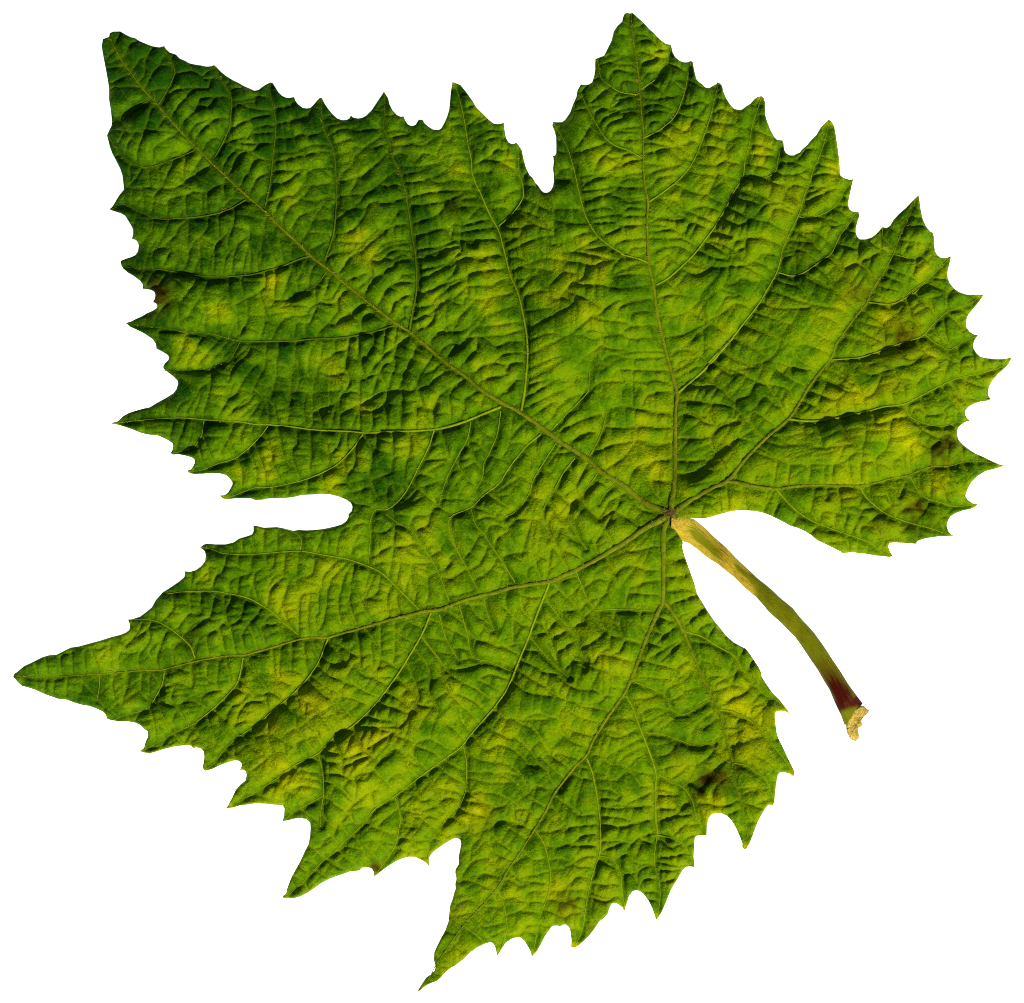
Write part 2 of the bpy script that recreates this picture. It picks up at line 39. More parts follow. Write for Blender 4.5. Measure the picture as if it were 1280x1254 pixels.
# each vein: kind (0 main, 1 side, 2 fine), base width, tip width, course
VEINS = [(int(r[0]), float(r[1]), float(r[2]), pts(r[3])) for r in (l.split("|") for l in """0|5.2|1.2|838.7,642.9 810.7,630.7 792.1,618.3 773.4,602.8 752.7,591.4 736.1,575.8 719.5,564.4 702.9,554 688.4,543.7 671.8,531.2 657.3,520.9 640.7,510.5 628.3,504.3 601.2,487.3 584.7,472.8 563.9,458.3 543.2,441.7 526.6,427.2 510,413.7 493.4,403.4 472.7,387.8 452,371.2 431.2,354.6 410.5,337 389.8,321.5 375.2,307 360.7,293.5 348.3,282.1 333.6,266.7 317,252.1 302.5,239.7 285.9,224.1 267.6,206.6 251,190 234.4,173.4 217.8,155.8 203.3,139.2 192.9,126.8 178.4,111.2 166,94.6 153.5,78.1 145.2,63.5 138,50.1 135.9,46.1
0|4.6|1.2|838.7,642.9 838.7,626.6 840.2,618.3 842.3,597.6 842.9,572.7 843.5,552 843.9,531.2 844.3,510.5 845.6,491.8 841.9,477.3 836.7,458.7 832.6,443.9 827.4,423.2 822.2,400.4 819.1,381.7 817,363.1 812.9,344.4 809.8,327.8 808.7,302.9 808.1,273.9 809.3,255.2 806,236.6 804.6,228.1 803.1,197 804,172.1 801.5,145.1 799.4,120.3 797.3,93.3 794.2,68.4 791.1,47.7 789,29 788.6,17.4
0|4.6|1.0|838.7,642.9 849,634.6 867.7,622.2 888.4,610.8 909.2,600.4 923.7,582.5 938.2,565.9 954.8,549.3 969.3,536.8 985.9,522.3 998.3,503.7 1010.7,482.9 1023.2,466.3 1037.7,447.7 1043.9,431.1 1052.2,418.7 1065.6,400.1 1082.2,379.4 1088.4,364.9 1098.8,348.3 1103.1,341.5 1115.5,318.7 1123.8,295.9 1132.1,279.3 1140.4,260.6 1147.6,245.1
0|3.4|1.0|907.5,601.5 923.7,604 944.4,608.1 969.3,610.8 996.2,607.7 1023.2,606 1048.1,606.7 1072.9,607.2 1092.6,603.7 1113.3,597.9 1134,594.3 1148.5,588.1 1165.1,582.9 1185.9,582.5 1206.6,577.1 1227.3,576.7 1241.9,579.2 1254.3,582.1
0|4.8|1.2|838.7,642.9 829.4,660.1 828.4,682.9 828.4,707.8 828.4,732.7 827.3,751.4 820.1,767.9 812.8,784.5 805.6,801.1 797.3,823.9 789.2,845 780.9,863.7 768.4,882.3 753.9,903.1 741.5,923.8 733.2,942.5 719,956.8 704.5,975.5 692.1,992.1 681.7,1012.8 668.2,1035.6 652.1,1060.5 635.5,1085.4 621,1109.2 600.3,1133.1 579.5,1155.9 562.9,1178.7 546.3,1203.6 538.1,1219.1 529.8,1230.5 523.5,1238.4
0|3.2|0.9|828.2,750.3 838.7,763.2 849,779.8 854.2,790.1 863.5,812.7 876,843.8 888.4,868.7 897.8,887.3 901,900.1 909.3,931.2 914.5,952 913.4,966.5 919.6,983.1 925.9,1001.7 929,1018.3 933.1,1041.1 931.7,1060.2
0|5.0|1.0|838.7,642.9 819,652.9 802.5,662.2 781.7,676.7 761,689.2 740.3,701.6 719.5,712 698.8,721.3 686.3,726.5 665.6,729.6 640.7,733.7 620.1,740 601,744 576.1,751.2 549.2,761.6 530.5,763.7 501.5,770.9 480.7,776.1 460,782.3 444.4,787.1 423.7,792.3 409.2,796.4 388.4,796.4 367.7,800.6 340.7,808.9 320,814.5 305.5,818.4 282.7,819.5 262,823 243.3,826.7 222.6,831.9 201.7,837 176.2,837.9 145.1,840.6 124.4,842.6 99.5,843.5 72.6,845.6 41.5,846.2 17.8,843.5
1|2.6|0.7|651.1,514.6 655.2,491.8 657.3,471.1 659.2,446 658.2,423.2 655.1,402.5 650.9,381.7 645.7,363.1 637.4,344.4 632.3,323.7 628.1,307.1 622.9,288.4 612.6,269.8 604.3,251.1 598.1,236.6 598.4,239.6 590.1,216.8 589.1,200.3 585,181.6 582.9,167.1 579.8,148.4 576.7,133.9 571.5,115.2 566.3,104.1
1|1.3|0.7|622.9,283.2 639.5,268.7 652,251.1 654,240.7 652,226.2 648.9,220 648.1,203.2 646.7,183.5
1|2.2|0.7|512.1,412.7 516.2,387.8 520.4,367.1 520.8,342.2 518.7,317.3 515.2,296.6 513.2,280.1 509.3,256.2 505.1,235.5 501,221 496.8,210.2 491,198.2 486.1,179.5 482.7,169.2 479.2,158.8 480.9,136 480,115.7
1|1.8|0.7|405.9,326.7 411.5,311.1 416.7,294.5 418.9,280.1 420.5,256.2 420.1,229.3 419.1,204.4 414.9,183.7 406.7,167.1 402.5,146.3 400.8,123.1
1|1.5|0.7|331.9,258.4 338.1,227.3 341.2,196.2 344.3,169.3 344.3,148.5 340.1,127.8 337,113.3 338.1,103.8
1|1.5|0.7|268.6,196.2 277.9,179.6 286.2,161 288.7,142.3 289.3,123.7 282.1,109.2 273.8,94.6 267.6,81.8
1|1.3|0.7|198.1,129.9 207.4,115.4 215.7,98.8 217.8,86.3 211.6,73.9 204.8,58.1
1|2.8|0.7|625.9,509 605.1,517.3 584.4,526 563.7,532.9 542.9,537 511.8,539.1 480.7,540.1 460,541.3 436.1,539.4 409.2,538.4 388.4,536.9 361.5,533.2 336.6,531.1 320.1,530.7 296.2,526.8 275.5,526.2 254.8,524.7 227.8,522.6 198.8,523.7 171.8,526.2 147,528.9 139.9,529.7
1|1.3|0.7|335.6,533 325.3,546.5 310.7,561 294.2,573.4 273.4,579.6 252.7,587.9 235.1,589.2
1|1.6|0.7|453.7,543.5 442.3,560.1 421.6,580.9 402.9,591.2 382.2,599.5 361.5,604.7 340.7,608.9 320.1,609.7 302.5,615.9 283.8,622.8 276.7,619.9
1|1.0|0.6|255.8,525.7 252.7,544.4 243.4,558.9 232,563.1 215,566.8
1|1.5|0.7|542.9,538.4 535.6,560.1 523.2,585 510.7,609.9 498.3,626.5 483.8,636.8 469.3,637.9 463.1,653.4 463.1,676.2 461,704.2
1|2.2|0.7|493.4,407.5 468.5,414.8 443.7,420 418.8,423.1 391.8,424.1 367,426.2 340,427.1 317,427.3 300.4,426.3 281.7,422.2 261,417 234,414.9 207.1,410.7 182.2,407.6 158.6,404.3
1|1.1|0.7|300.4,427.3 294.2,439.8 285.9,452.2 269.3,459.5 252.7,464.7 236.1,464.7 206,463.6
1|1.8|0.7|387.7,320.4 371.1,325.6 352.4,333.9 340,336.9 317,343.4 296.2,345.4 273.4,346.5 250.6,345.4 223.7,341.3 198.8,337.1 173.9,336.1 152.8,333
1|1.8|0.7|307.6,250.1 290,260.4 273.4,266.7 252.7,270.8 227.8,272.9 198.8,273.9 180.1,266.7 161.5,258.4 149,258.4 137,261.5
1|1.3|0.7|244.8,183.8 242.7,187.9 226.1,195.2 205.4,203.5 186.7,208.7 174.3,207.6 157.7,200.4 145.2,185.9 134.5,169.7
1|1.0|0.7|186.7,124.7 168.1,136.1 151.5,148.5 140.1,156.8
1|1.1|0.7|408.4,340.1 400.1,351.5 385.6,362.9 364.9,372.3
1|1.7|0.7|675.6,543.2 659,556.7 646.6,571.2 634.2,587.8 623.8,604.4 605.1,618.9 588.5,634.5 563.7,645.9 561.6,662.5 565.7,677 573,690.4 582.3,708.1
1|1.4|0.7|694.3,554.6 679.8,577.4 667.3,598.2 659,621 646.6,637.6 632.1,645.9
1|1.5|0.7|718.1,573.3 704.7,589.9 692.2,612.7 683.9,625.1 676.7,645.9 683.9,662.5
1|1.1|0.7|625.9,514.2 621.7,542.2 613.4,562.9 605.1,579.5 603.1,596.1 592.7,616.8
1|1.1|0.7|588.5,527.7 584.4,548.4 572,571.2 559.5,596.1 551.2,621 549.2,633.4
1|1.2|0.7|746.5,592.4 732,612.1 725.7,622.5
1|1.1|0.7|767.2,605.9 752.7,620.4 748.5,630.7
1|1.3|0.7|735.1,572.7 746.5,552 753.7,533.3 757.9,514.6
1|1.3|0.7|689.5,537.4 707.1,518.8 723.7,502.2 735.1,488.7 736.1,469 738.2,456.6
1|2.8|0.7|847,491.2 867.7,473.6 884.3,458.1 900.9,439.4 915.4,422.8 884.4,454.3 903.1,437.7 917.6,419 932.1,400.4 946.6,381.7 959,361 969.4,342.3 974.6,325.7 977.7,311.2 988.1,288.4 998.4,267.7 1004.7,244.9 1013.1,224.1 1016,212.9 1024.3,194.3 1031.5,173.5 1036.3,150.3
1|1.4|0.7|972.4,341.5 991.1,345.6 1005.6,340.4 1022.2,329 1038.8,316.6 1049.2,295.9 1061.6,279.3 1073,266
1|1.1|0.7|998.4,271 1009.8,273.1 1030.5,266.8 1047.1,254.4 1055.4,237.8 1066.6,223.3
1|2.0|0.7|820.1,356.8 834.6,348.5 851.2,334 867.8,317.4 880.3,300.9 892.7,284.3 907.2,259.4 917.6,238.7 927.9,222.1 931.1,199 936.2,180.4 939.3,159.6 944.5,143.1 951.8,121.3
1|1.9|0.7|810.8,253.2 826.3,242.8 842.9,230.4 824.3,244.7 842.9,230.1 857.4,215.6 867.8,199 876.1,178.3 882.3,161.7 888.5,143.1 892.7,124.4 897.9,105.7
1|1.5|0.7|804.6,173.1 820.1,165.9 836.7,153.4 845,143.1 851.2,128.5 856.4,112 859.5,95.4 863.7,77.1
1|1.0|0.7|800.4,113 811.8,104.7 820.1,99.5 828.4,89.2 834.6,76.7 838.8,57
1|1.0|0.7|929,220.8 948.7,223.9 967.3,216.7 972.5,199 977.7,176.7
1|1.7|0.7|809.8,329.9 801.5,325.7 787,321.6 774.5,318.5 778.4,318.5 766,311.2 747.3,296.7 732.8,273.9 725.6,251.1 720.5,228.3 715.5,207.3 709.3,186.6 701,170 691.5,154.7
1|1.4|0.7|802.6,199 783.9,188.7 767.3,182.5 754.9,172.1 744.5,155.5 734.2,136.8 725.9,118.2
1|1.0|0.7|797.4,119.2 775.6,116.1 759,105.7 750.7,97.4 746.6,75.1
1|2.4|0.7|985.9,524.4 1006.6,526.5 1027.3,525.9 1048.1,522.3 1079.1,515.6 1102.9,509 1129.9,504.8 1154.8,492.4 1181.7,478.9 1200.4,471.7 1217,468.5 1237.7,463.4 1254.3,457.1 1264.2,446.8
1|1.1|0.7|1129.9,505.9 1136.1,520.4 1152.7,528.7 1175.5,532.8 1196.2,528.7 1211.6,526
1|1.0|0.7|1185.9,477.9 1194.2,489.3 1204.5,499.6 1223.2,499.6 1238.7,499.2
1|1.8|0.7|1039.7,449.9 1057.3,448.9 1076,446.8 1098.8,439.5 1123.7,430.2 1146.5,422.9 1154.8,417.8 1167.2,404.3 1183.8,389.8 1198.3,384.6 1214.9,377.3 1229,368.6
1|1.0|0.7|1154.8,417.8 1165.1,427.1 1175.5,432.3 1185.9,437.4 1206.6,426 1222.2,419.4
1|1.6|0.7|1085.3,378.4 1102.9,380.4 1117.4,379.4 1132,372.1 1144.4,364.9 1154.8,352.4 1117.6,380.9 1132.1,371.5 1146.6,360.1 1161.1,347.7 1175.6,334.2 1187.7,321.6
1|1.0|0.7|1118.6,318.7 1138.3,322.8 1150.7,317.6 1157,312.5 1161.1,302.1 1165.9,291.7
1|0.9|0.7|1103.1,284.5 1103.1,295.9 1113.4,308.3 1118.6,312.5
1|1.7|0.7|1073.9,608.9 1082.2,622.3 1098.8,636.8 1113.3,645.1 1136.1,653.4 1163.1,660.7 1177.6,665.9 1190.8,669.8
1|1.8|0.7|969.3,611.8 985.9,630.5 1000.4,642.9 1017,652.3 1040.7,661.7 1061.5,669 1086.3,678.3 1098.8,688.7 1113.7,694.9
1|1.3|0.7|1136.1,595.4 1144.4,609.9 1156.8,622.3 1173.4,627.5 1192.1,632.7 1221.1,630.6
1|0.9|0.7|1086.3,678.3 1105,673.1 1123.7,672.1 1134,676.2 1143.4,679.6
1|1.6|0.7|855.5,789 876.2,795.2 897,807.7 916.7,819.1 923.9,831.5 923.7,831.4 940.3,852.1 956.8,868.7 973.4,877 986.7,891.5
1|1.5|0.7|897.9,886.7 917.6,889.8 936.2,899.1 948.7,908.4 959,922.9 969.4,935.4 981.9,952 991.8,969
1|1.2|0.7|916.5,953.6 932.1,956.1 946.6,966.5 955.9,972.7 963.2,989.3 966.3,1004.8
1|2.0|0.7|781.9,868.9 789.2,882.3 799.5,909.3 809.9,936.2 819.2,965.3 818.1,989.3 819.1,1016.2 821.2,1041.1 818.3,1001.5 818.7,1026.3 820.8,1040.9 817.3,1076.1 823.5,1101 824.5,1125.9 820,1148.7
1|1.2|0.7|820.8,1042.9 839,1047.1 853.6,1054.3 861.9,1069.9 867.4,1082.7
1|1.2|0.7|822.5,967.3 839,975.6 855.6,985.9 865,1001.5 870.1,1020.1 882.2,1042.9
1|1.8|0.7|733.2,947.6 739.4,963.2 743.5,981.9 747.8,1009.8 749.9,1030.5 749.5,1063.7 741.6,1088.5 735.4,1113.4 731.2,1140.4 727.1,1163.2 717.1,1184.3
1|1.0|0.7|749.9,1068.9 764.4,1073 774.8,1088.5 776.8,1109.3 780.6,1137.3
1|1.5|0.7|669,1036.7 679.4,1053.3 684.6,1072 687.7,1092.7 684.6,1117.6 674.2,1146.6 670.1,1171.5 664.9,1195.3
1|1.2|0.7|621,1110.3 629.3,1128.9 633.4,1151.7 633.4,1162.1 627.2,1182.8 621,1194
1|0.9|0.7|581.6,1157.9 596.1,1168.3 605.4,1177.6
1|0.9|0.7|789.2,850.2 807.8,857.4 826.5,865.7 834.8,876.1 838.9,886.5 854.5,892.7 872.1,882.3 887.6,874
1|0.9|0.7|804.7,914.5 828.5,917.6 849.3,924.8 872.1,932.1 890.7,925.9
1|2.4|0.7|686.3,728.5 678.1,749.3 667.7,776.2 659.4,799 649,823.9 634.5,859.2 617.6,883.9 617.7,883.9 602.9,900.9 588.4,917.4 576,933 557.3,946.5 534.5,963.1 510.7,980.9 496.2,992.3 469.3,1009.9 452.7,1030.6 432,1049.3 417.4,1063.8 398.8,1080.4 382.2,1099 361.5,1117.7 354.8,1121.4
1|1.3|0.7|579.1,932 583.2,954.8 582.2,981.7 580.1,994.2 569.8,1014.9 551.1,1031.5 538.7,1050.1 534.9,1060.5 536.4,1081.2
1|1.3|0.7|494.2,996.4 500.4,1018.2 499.3,1032.7 494.2,1055.5 481.7,1076.2 468.2,1094.5
1|2.1|0.7|538.8,765.7 528.4,790.6 511.8,819.6 497.3,842.5 475.5,872.1 461,888.7 440.3,907.3 419.5,919.8 398.8,940.4 367.7,956 347,971.5 332.5,981.7 311.7,994.2 295.1,1003.5 284.4,1009.7
1|1.0|0.7|398.8,943.5 404,966.3 405,991.2 400.9,1018.2 400.9,1032.7
1|1.0|0.7|405,993.3 386.3,1003.7 367.7,1014 355.2,1024.8
1|1.7|0.7|410.2,798.5 398.8,826.5 384.3,848.2 369.8,863.8 353.2,878.3 332.4,895.9 334.5,894.6 322.1,905 303.4,917.4 282.7,934 268.2,952.7 255.7,962.2
1|1.5|0.7|304.5,822.1 299.3,847 291,861.5 268.2,884.3 241.2,905 218.4,915.4 197.7,927.8 175.9,938.8
1|1.3|0.7|206,838.7 203.9,853.2 195.6,869.8 184.2,886.3 161.7,891.8 141,900.3
1|0.9|0.7|125.4,843.1 124.4,859.6 121.3,876.2
1|1.9|0.7|524.3,761.6 501.5,738.8 487,724.3 470.4,711.8 436.1,699 407.1,693.9 376,688.7 340.7,690.7 320,692.4 282.7,692 266.1,686.8 252.2,683.9
1|1.6|0.7|373.9,793.6 357.3,779 340.7,764.5 328.3,756.2 309.6,746.9 286.8,741.7 266.1,738.6 232.9,739.2 204.3,743
1|1.5|0.7|244.3,822.6 239.2,808.1 226.7,795.6 210.1,783.2 191.5,774.9 161.6,774.5
1|1.2|0.7|561.6,751.2 549.2,718.1 540.9,701.5 526.3,680.7 520.3,670.4 514.9,660.7 500.4,655.5 483.8,643.1
1|1.1|0.7|598.9,739.8 582.3,707.7 572,689 562.6,664.1
1|1.2|0.7|643.5,727.4 625.9,699.4 609.3,674.5 607.2,668.7 594.8,656.2 588.5,634.5
1|0.9|0.7|733,687.1 717.4,664.3 709.2,645.6
1|0.9|0.7|376,687.8 377,673.3 367.7,665 355.3,660.9
1|1.1|0.7|719.5,714 733,747.2 744.4,763.8 752.7,786.6
1|1.0|0.7|692.6,729.6 721.6,759.6 729.9,778.3
1|1.1|0.7|682.2,749.3 702.9,776.2 719.5,797 721.6,811.5 734,828.1
1|1.0|0.7|662.5,795.9 686.3,823.9 711.2,846.7
1|1.0|0.7|742.3,762.8 769.3,761.3 818,762.8
1|1.0|0.7|574,756.4 584.4,792.7 590.6,819.6 615.5,827.9 638.3,838.3
1|1.0|0.7|549.2,767.8 557.4,796.8 574,825.9
1|0.9|0.7|526.3,794.8 551.2,825.9 557.4,838.3
1|0.9|0.7|605.1,748.1 609.3,767.8 617.6,788.5
2|0.9|0.7|683.1,254.2 692.4,264.6 692.4,294.6 701.7,315.4 702.8,340.3
2|0.9|0.7|702.8,342.3 694.5,350.6 676.8,363.1 653,373.4
2|0.9|0.7|632.3,315.4 656.1,305 672.7,297.8 692.4,295.1
2|0.9|0.7|638.5,340.3 656.1,332 681,323.7 699.6,325.7
2|0.9|0.7|662.3,410.7 685.1,398.3 712.1,383.8
2|0.9|0.7|662.3,443.9 685.1,431.5 714.2,417 739,394.2
2|0.9|0.7|839.8,514.6 806.6,512.6 781.7,508.4 761,510.5 754.8,522.9
2|0.9|0.7|839.8,532.3 806.6,533.3 781.7,535.4 754.8,533.3
2|0.9|0.7|753.7,533.3 744.4,556.1 736.1,570.6
2|0.9|0.7|839.8,554 817,553 796.2,549.9
2|0.9|0.7|849,498.5 882.2,503.7 911.2,507.8 927.8,520.3 946.5,547.2
2|0.9|0.7|847,548.2 882.2,547.2 902.9,532.7 923.7,528.5
2|0.9|0.7|847,518.2 865.6,520.3 882.2,528.5
2|0.9|0.7|934,522.3 946.5,541 952.7,547.2
2|0.9|0.7|963.1,489.2 975.5,507.8 981.7,520.3
2|0.9|0.7|927.8,545.1 911.2,555.5
2|0.9|0.7|847,576.2 871.8,576.2
2|0.9|0.7|905,442.5 923.7,451.8 942.3,456 965.1,445.6 975.5,424.9
2|0.9|0.7|932,406.2 952.7,414.5 975.5,424.9 1000.4,439.4 1025.3,462.2
2|0.9|0.7|892.6,454.9 907.1,462.2 936.1,460.1
2|0.9|0.7|925.7,607.7 929.9,624.3 932,636.7
2|0.9|0.7|907.1,605.6 908.1,622.2 909.2,636.7
2|0.9|0.7|882.2,618.1 896.7,624.3 899.8,638.8
2|0.9|0.7|965.1,614.9 954.8,636.7
2|0.9|0.7|973.4,618.1 965.1,642.9
2|0.9|0.7|1047,522.5 1053.2,539 1061.5,549.4
2|0.9|0.7|1090.5,514.2 1092.6,526.6
2|0.9|0.7|1074.9,605.7 1074.9,582.9 1076,558.1
2|0.9|0.7|1117.4,599.5 1122.6,622.3
2|0.9|0.7|1163.1,584 1167.2,597.4
2|0.9|0.7|1181.7,582.9 1192.1,597.4 1202.5,609.9
2|0.9|0.7|1161,580.9 1161,562.2 1148.5,551.8
2|0.9|0.7|785,844 762.2,840.9 737.3,832.6
2|0.9|0.7|801.6,805.6 782.9,799.4 774.6,811.8
2|0.9|0.7|764.3,888.5 745.6,884.4 729,882.3
2|0.9|0.7|741.5,919.6 722.8,914.5 708.3,909.3
2|0.9|0.7|727,948.7 712.4,944.5 700,940.4
2|0.9|0.7|664.5,1035.6 643.8,1027.3 627.2,1025.2 612.7,1033.5 596.1,1039.8
2|0.9|0.7|625.1,1095.7 602.3,1089.5 596.1,1093.7
2|0.9|0.7|612.7,1033.5 614.8,1060.5 639.6,1075
2|0.9|0.7|600.3,1131 579.5,1118.5
2|0.9|0.7|614.8,1110.3 587.8,1099.9 575.4,1102
2|0.9|0.7|807.7,269.8 778.7,271.8
2|0.9|0.7|807.7,282.2 780.7,283.2
2|0.9|0.7|808.1,298.8 784.9,299.8 770.4,305
2|0.9|0.7|816,373.4 787,379.6 772.4,385.9
2|0.9|0.7|822.2,404.5 797.3,408.7
2|0.9|0.7|824.3,421.1 789,423.2
2|0.9|0.7|830.5,439.8 801.5,439.8 780.7,441.9
2|0.9|0.7|811.8,270.8 842.9,276
2|0.9|0.7|810.8,290.5 830.5,288.4
2|0.9|0.7|809.8,313.3 834.6,309.2
2|0.9|0.7|824.3,369.3 851.2,369.3 874,372.4
2|0.9|0.7|822.2,390 847.1,390
2|0.9|0.7|892.7,290.5 913.4,296.7
2|0.9|0.7|867.8,325.7 888.5,334 913.4,332
2|0.9|0.7|880.3,302.9 905.1,317.4
2|0.9|0.7|909.3,261.5 930,269.8
2|0.9|0.7|942.5,390 957,396.2 988.1,406.6
2|0.9|0.7|932.1,404.5 954.9,412.8 975.6,425.3
2|0.9|0.7|905.1,439.8 936.2,456.4
2|0.9|0.7|483.1,535 483.1,508.1 489.3,491.5 514.2,487.3
2|0.9|0.7|541.1,530.9 542.2,506 553.6,491.5 580.5,474.9
2|0.9|0.7|449.9,533 449.9,477
2|0.9|0.7|425,535 425,499.8 437.4,479
2|0.9|0.7|391.8,530.9 390.8,491.5 396,466.6 404.3,427.2
2|0.9|0.7|362.8,506 364.9,470.7 371.1,427.2
2|0.9|0.7|491.4,452.1 497.6,433.4 512.1,421
2|0.9|0.7|499.6,483.2 512.1,454.2 522.5,431.4
2|0.9|0.7|518.3,487.3 526.6,466.6 543.2,443.8
2|0.9|0.7|472.7,381.6 483.1,362.9 497.6,350.5
2|0.9|0.7|456.1,367.1 470.6,348.4
2|0.9|0.7|422.9,342.2 439.5,321.5 464.4,294.5
2|0.9|0.7|520.4,371.2 543.2,360.9 582.6,346.3
2|0.9|0.7|520.4,352.6 539,344.3 574.3,327.7
2|0.9|0.7|516.2,402.3 537,392 561.9,371.2
2|0.9|0.7|518.3,313.2 547.3,309 576.4,299.7
2|0.9|0.7|331.5,340.3 329.4,361 292.1,381.7
2|0.9|0.7|287.9,346.5 285.9,369.3 296.2,392.1 296.2,423.2
2|0.9|0.7|256.8,385.9 257.9,398.3 254.8,414.9
2|0.9|0.7|223.7,385.9 225.7,410.7
2|0.9|0.7|333.6,429.4 331.5,456.4
2|0.9|0.7|368.8,427.3 368.8,454.3
2|0.9|0.7|236.1,271.8 235.1,302.9
2|0.9|0.7|273.4,267.7 273.4,288.4
2|0.9|0.7|294.2,261.5 304.5,253.2
2|0.9|0.7|250.6,319.5 250.6,344.4
2|0.9|0.7|277.6,344.4 283.8,319.5
2|0.9|0.7|227.8,340.3 225.7,323.7 211.2,309.2
2|0.9|0.7|190.5,336.1 192.6,315.4 211.2,309.2
2|0.9|0.7|200.9,410.7 198.8,423.2 209.2,437.7 225.7,441.9 234,415.9
2|0.9|0.7|419.1,204.4 442.9,202.3
2|0.9|0.7|420.1,229.3 449.2,221
2|0.9|0.7|422.2,245.9 447.1,243.8
2|0.9|0.7|419.1,229.3 382.8,233.4
2|0.9|0.7|422.2,179.5 440.9,173.3
2|0.9|0.7|513.4,281.1 546.6,268.7
2|0.9|0.7|509.3,258.3 534.2,256.2
2|0.9|0.7|505.1,229.3 530,227.2
2|0.9|0.7|501,231.4 484.4,233.4
2|0.9|0.7|505.1,247.9 486.5,254.2
2|0.9|0.7|511.4,280.1 472,287.3
2|0.9|0.7|515.5,297.7 540.4,289.4
2|0.9|0.7|583.9,171.2 557,171.2
2|0.9|0.7|588.1,218.9 567.3,212.7 544.5,196.1 530,192 519.6,202.3
2|0.9|0.7|590.1,192 563.2,192
2|0.9|0.7|579.8,147.4 563.2,148.4
2|0.9|0.7|596.4,237.6 554.9,239.6
2|0.9|0.7|373.9,789.2 373.9,741.5
2|0.9|0.7|465.1,727 456.8,745.6
2|0.9|0.7|444.4,787.1 434,760.1
2|0.9|0.7|446.5,789.2 450.6,816.1 450.6,836.8
2|0.9|0.7|475.5,778.8 475.5,822.3
2|0.9|0.7|496.2,845.1 517,865.9 523.2,880.4
2|0.9|0.7|440.3,907.3 452.7,934.3
2|0.9|0.7|494.2,832.7 481.7,824.4
2|0.9|0.7|494.2,777.8 493.1,812
2|0.9|0.7|411.2,798.5 427.8,822.3
2|0.9|0.7|529.4,796.4 550.1,826.5 562.6,841
2|0.9|0.7|463.1,882.5 448.5,874.2
2|0.9|0.7|444.4,901.1 429.9,882.5
2|0.9|0.7|498.3,845.1 461,845.1
2|0.9|0.7|363.5,803.7 364.6,832.7
2|0.9|0.7|340.7,809.9 343.8,845.1
2|0.9|0.7|347,971.4 355.3,987.9 355.3,998.3
2|0.9|0.7|303.4,919.5 315.9,934
2|0.9|0.7|280.6,936.1 295.1,948.5
2|0.9|0.7|241.2,907.1 251.6,921.6
2|0.9|0.7|218.4,917.4 228.8,929.9
2|0.9|0.7|384.3,849 403,865.6
2|0.9|0.7|240.2,832.4 241.2,857.3
2|0.9|0.7|258.9,828.3 259.9,847
2|0.9|0.7|133.8,79.1 147.3,74.3 154.6,71.8
2|0.9|0.7|131.8,86.3 145.2,83.9 159.8,81.2
2|0.9|0.7|134.9,105 147.3,99.8 160.8,92.6
2|0.9|0.7|135.9,121.6 141.1,111.2 161.8,108.1 176.3,108.1
2|0.9|0.7|141.1,144.4 155.6,143.4 178.4,127.8 186.7,125.7
2|0.9|0.7|172.2,102.9 180.5,92.6 182.6,71.8 192.9,61.5
2|0.9|0.7|166,88.4 174.3,73.9 182.6,69.8
2|0.9|0.7|155.6,67.7 163.9,55.2 178.4,53.2
2|0.9|0.7|143.2,53.2 151.5,42.8
2|0.9|0.7|180.5,111.2 190.9,92.6 201.2,83.2 216.8,82.2
2|0.9|0.7|201.2,132 213.7,117.4 226.1,111.2 242.7,109.2
2|0.9|0.7|213.7,146.5 222,134 242.7,112.3 259.3,111.2
2|0.9|0.7|217.8,92.6 234.4,89.5 246.8,91.5 253.1,96.7
2|0.9|0.7|255.1,99.8 267.6,97.8 275.9,99.8
2|0.9|0.7|226.1,158.9 232.3,148.5 251,134 263.4,133
2|0.9|0.7|234.4,169.3 242.7,156.8 255.1,150.6
2|0.9|0.7|242.7,177.6 246.8,169.3 263.4,152.7 275.9,146.5 286.2,147.5
2|0.9|0.7|255.1,185.9 259.3,175.5 269.6,171.4 275.9,173.4
2|0.9|0.7|253.1,123.7 267.6,120.6 288.3,121.6
2|0.9|0.7|246.8,129.9 251,121.6
2|0.9|0.7|290.4,125.7 302.8,125.7 315.3,122.6
2|0.9|0.7|336,121.6 317.3,122.6 319.4,136.1
2|0.9|0.7|288.3,117.4 296.6,111.2 313.2,110.2
2|0.9|0.7|315.3,136.1 340.1,138.2
2|0.9|0.7|309,173.4 317.3,161 329.8,156.8 344.3,156.8
2|0.9|0.7|309,179.6 325.6,179.6 340.1,178.6
2|0.9|0.7|317.3,167.2 342.2,165.1
2|0.9|0.7|296.6,185.9 309,187.9 317.3,194.2
2|0.9|0.7|288.3,214.9 300.7,194.2 317.3,187.9
2|0.9|0.7|300.7,231.5 317.3,202.5 325.6,198.3 340.1,202.5
2|0.9|0.7|313.2,239.8 321.5,223.2 333.9,217
2|0.9|0.7|342.2,202.5 367.1,198.3
2|0.9|0.7|340.1,214.9 365,212.8
2|0.9|0.7|344.3,173.4 367.1,172.4
2|0.9|0.7|344.3,154.8 369.2,150.6
2|0.9|0.7|344.3,136.1 367.1,129.9
2|0.9|0.7|338.1,231.5 358.8,227.3 369.2,219
2|0.9|0.7|333.9,254.3 354.7,246 369.2,243.9
2|0.9|0.7|151.5,152.7 159.8,163.1 168.1,175.5
2|0.9|0.7|143.2,163.1 168.1,165.1 192.9,163.1 217.8,165.1
2|0.9|0.7|155.6,194.2 159.8,179.6 168.1,167.2
2|0.9|0.7|170.1,204.5 172.2,185.9 178.4,173.4
2|0.9|0.7|190.9,194.2 190.9,185.9 201.2,177.6 217.8,169.3
2|0.9|0.7|205.4,198.3 213.7,190 234.4,185.9
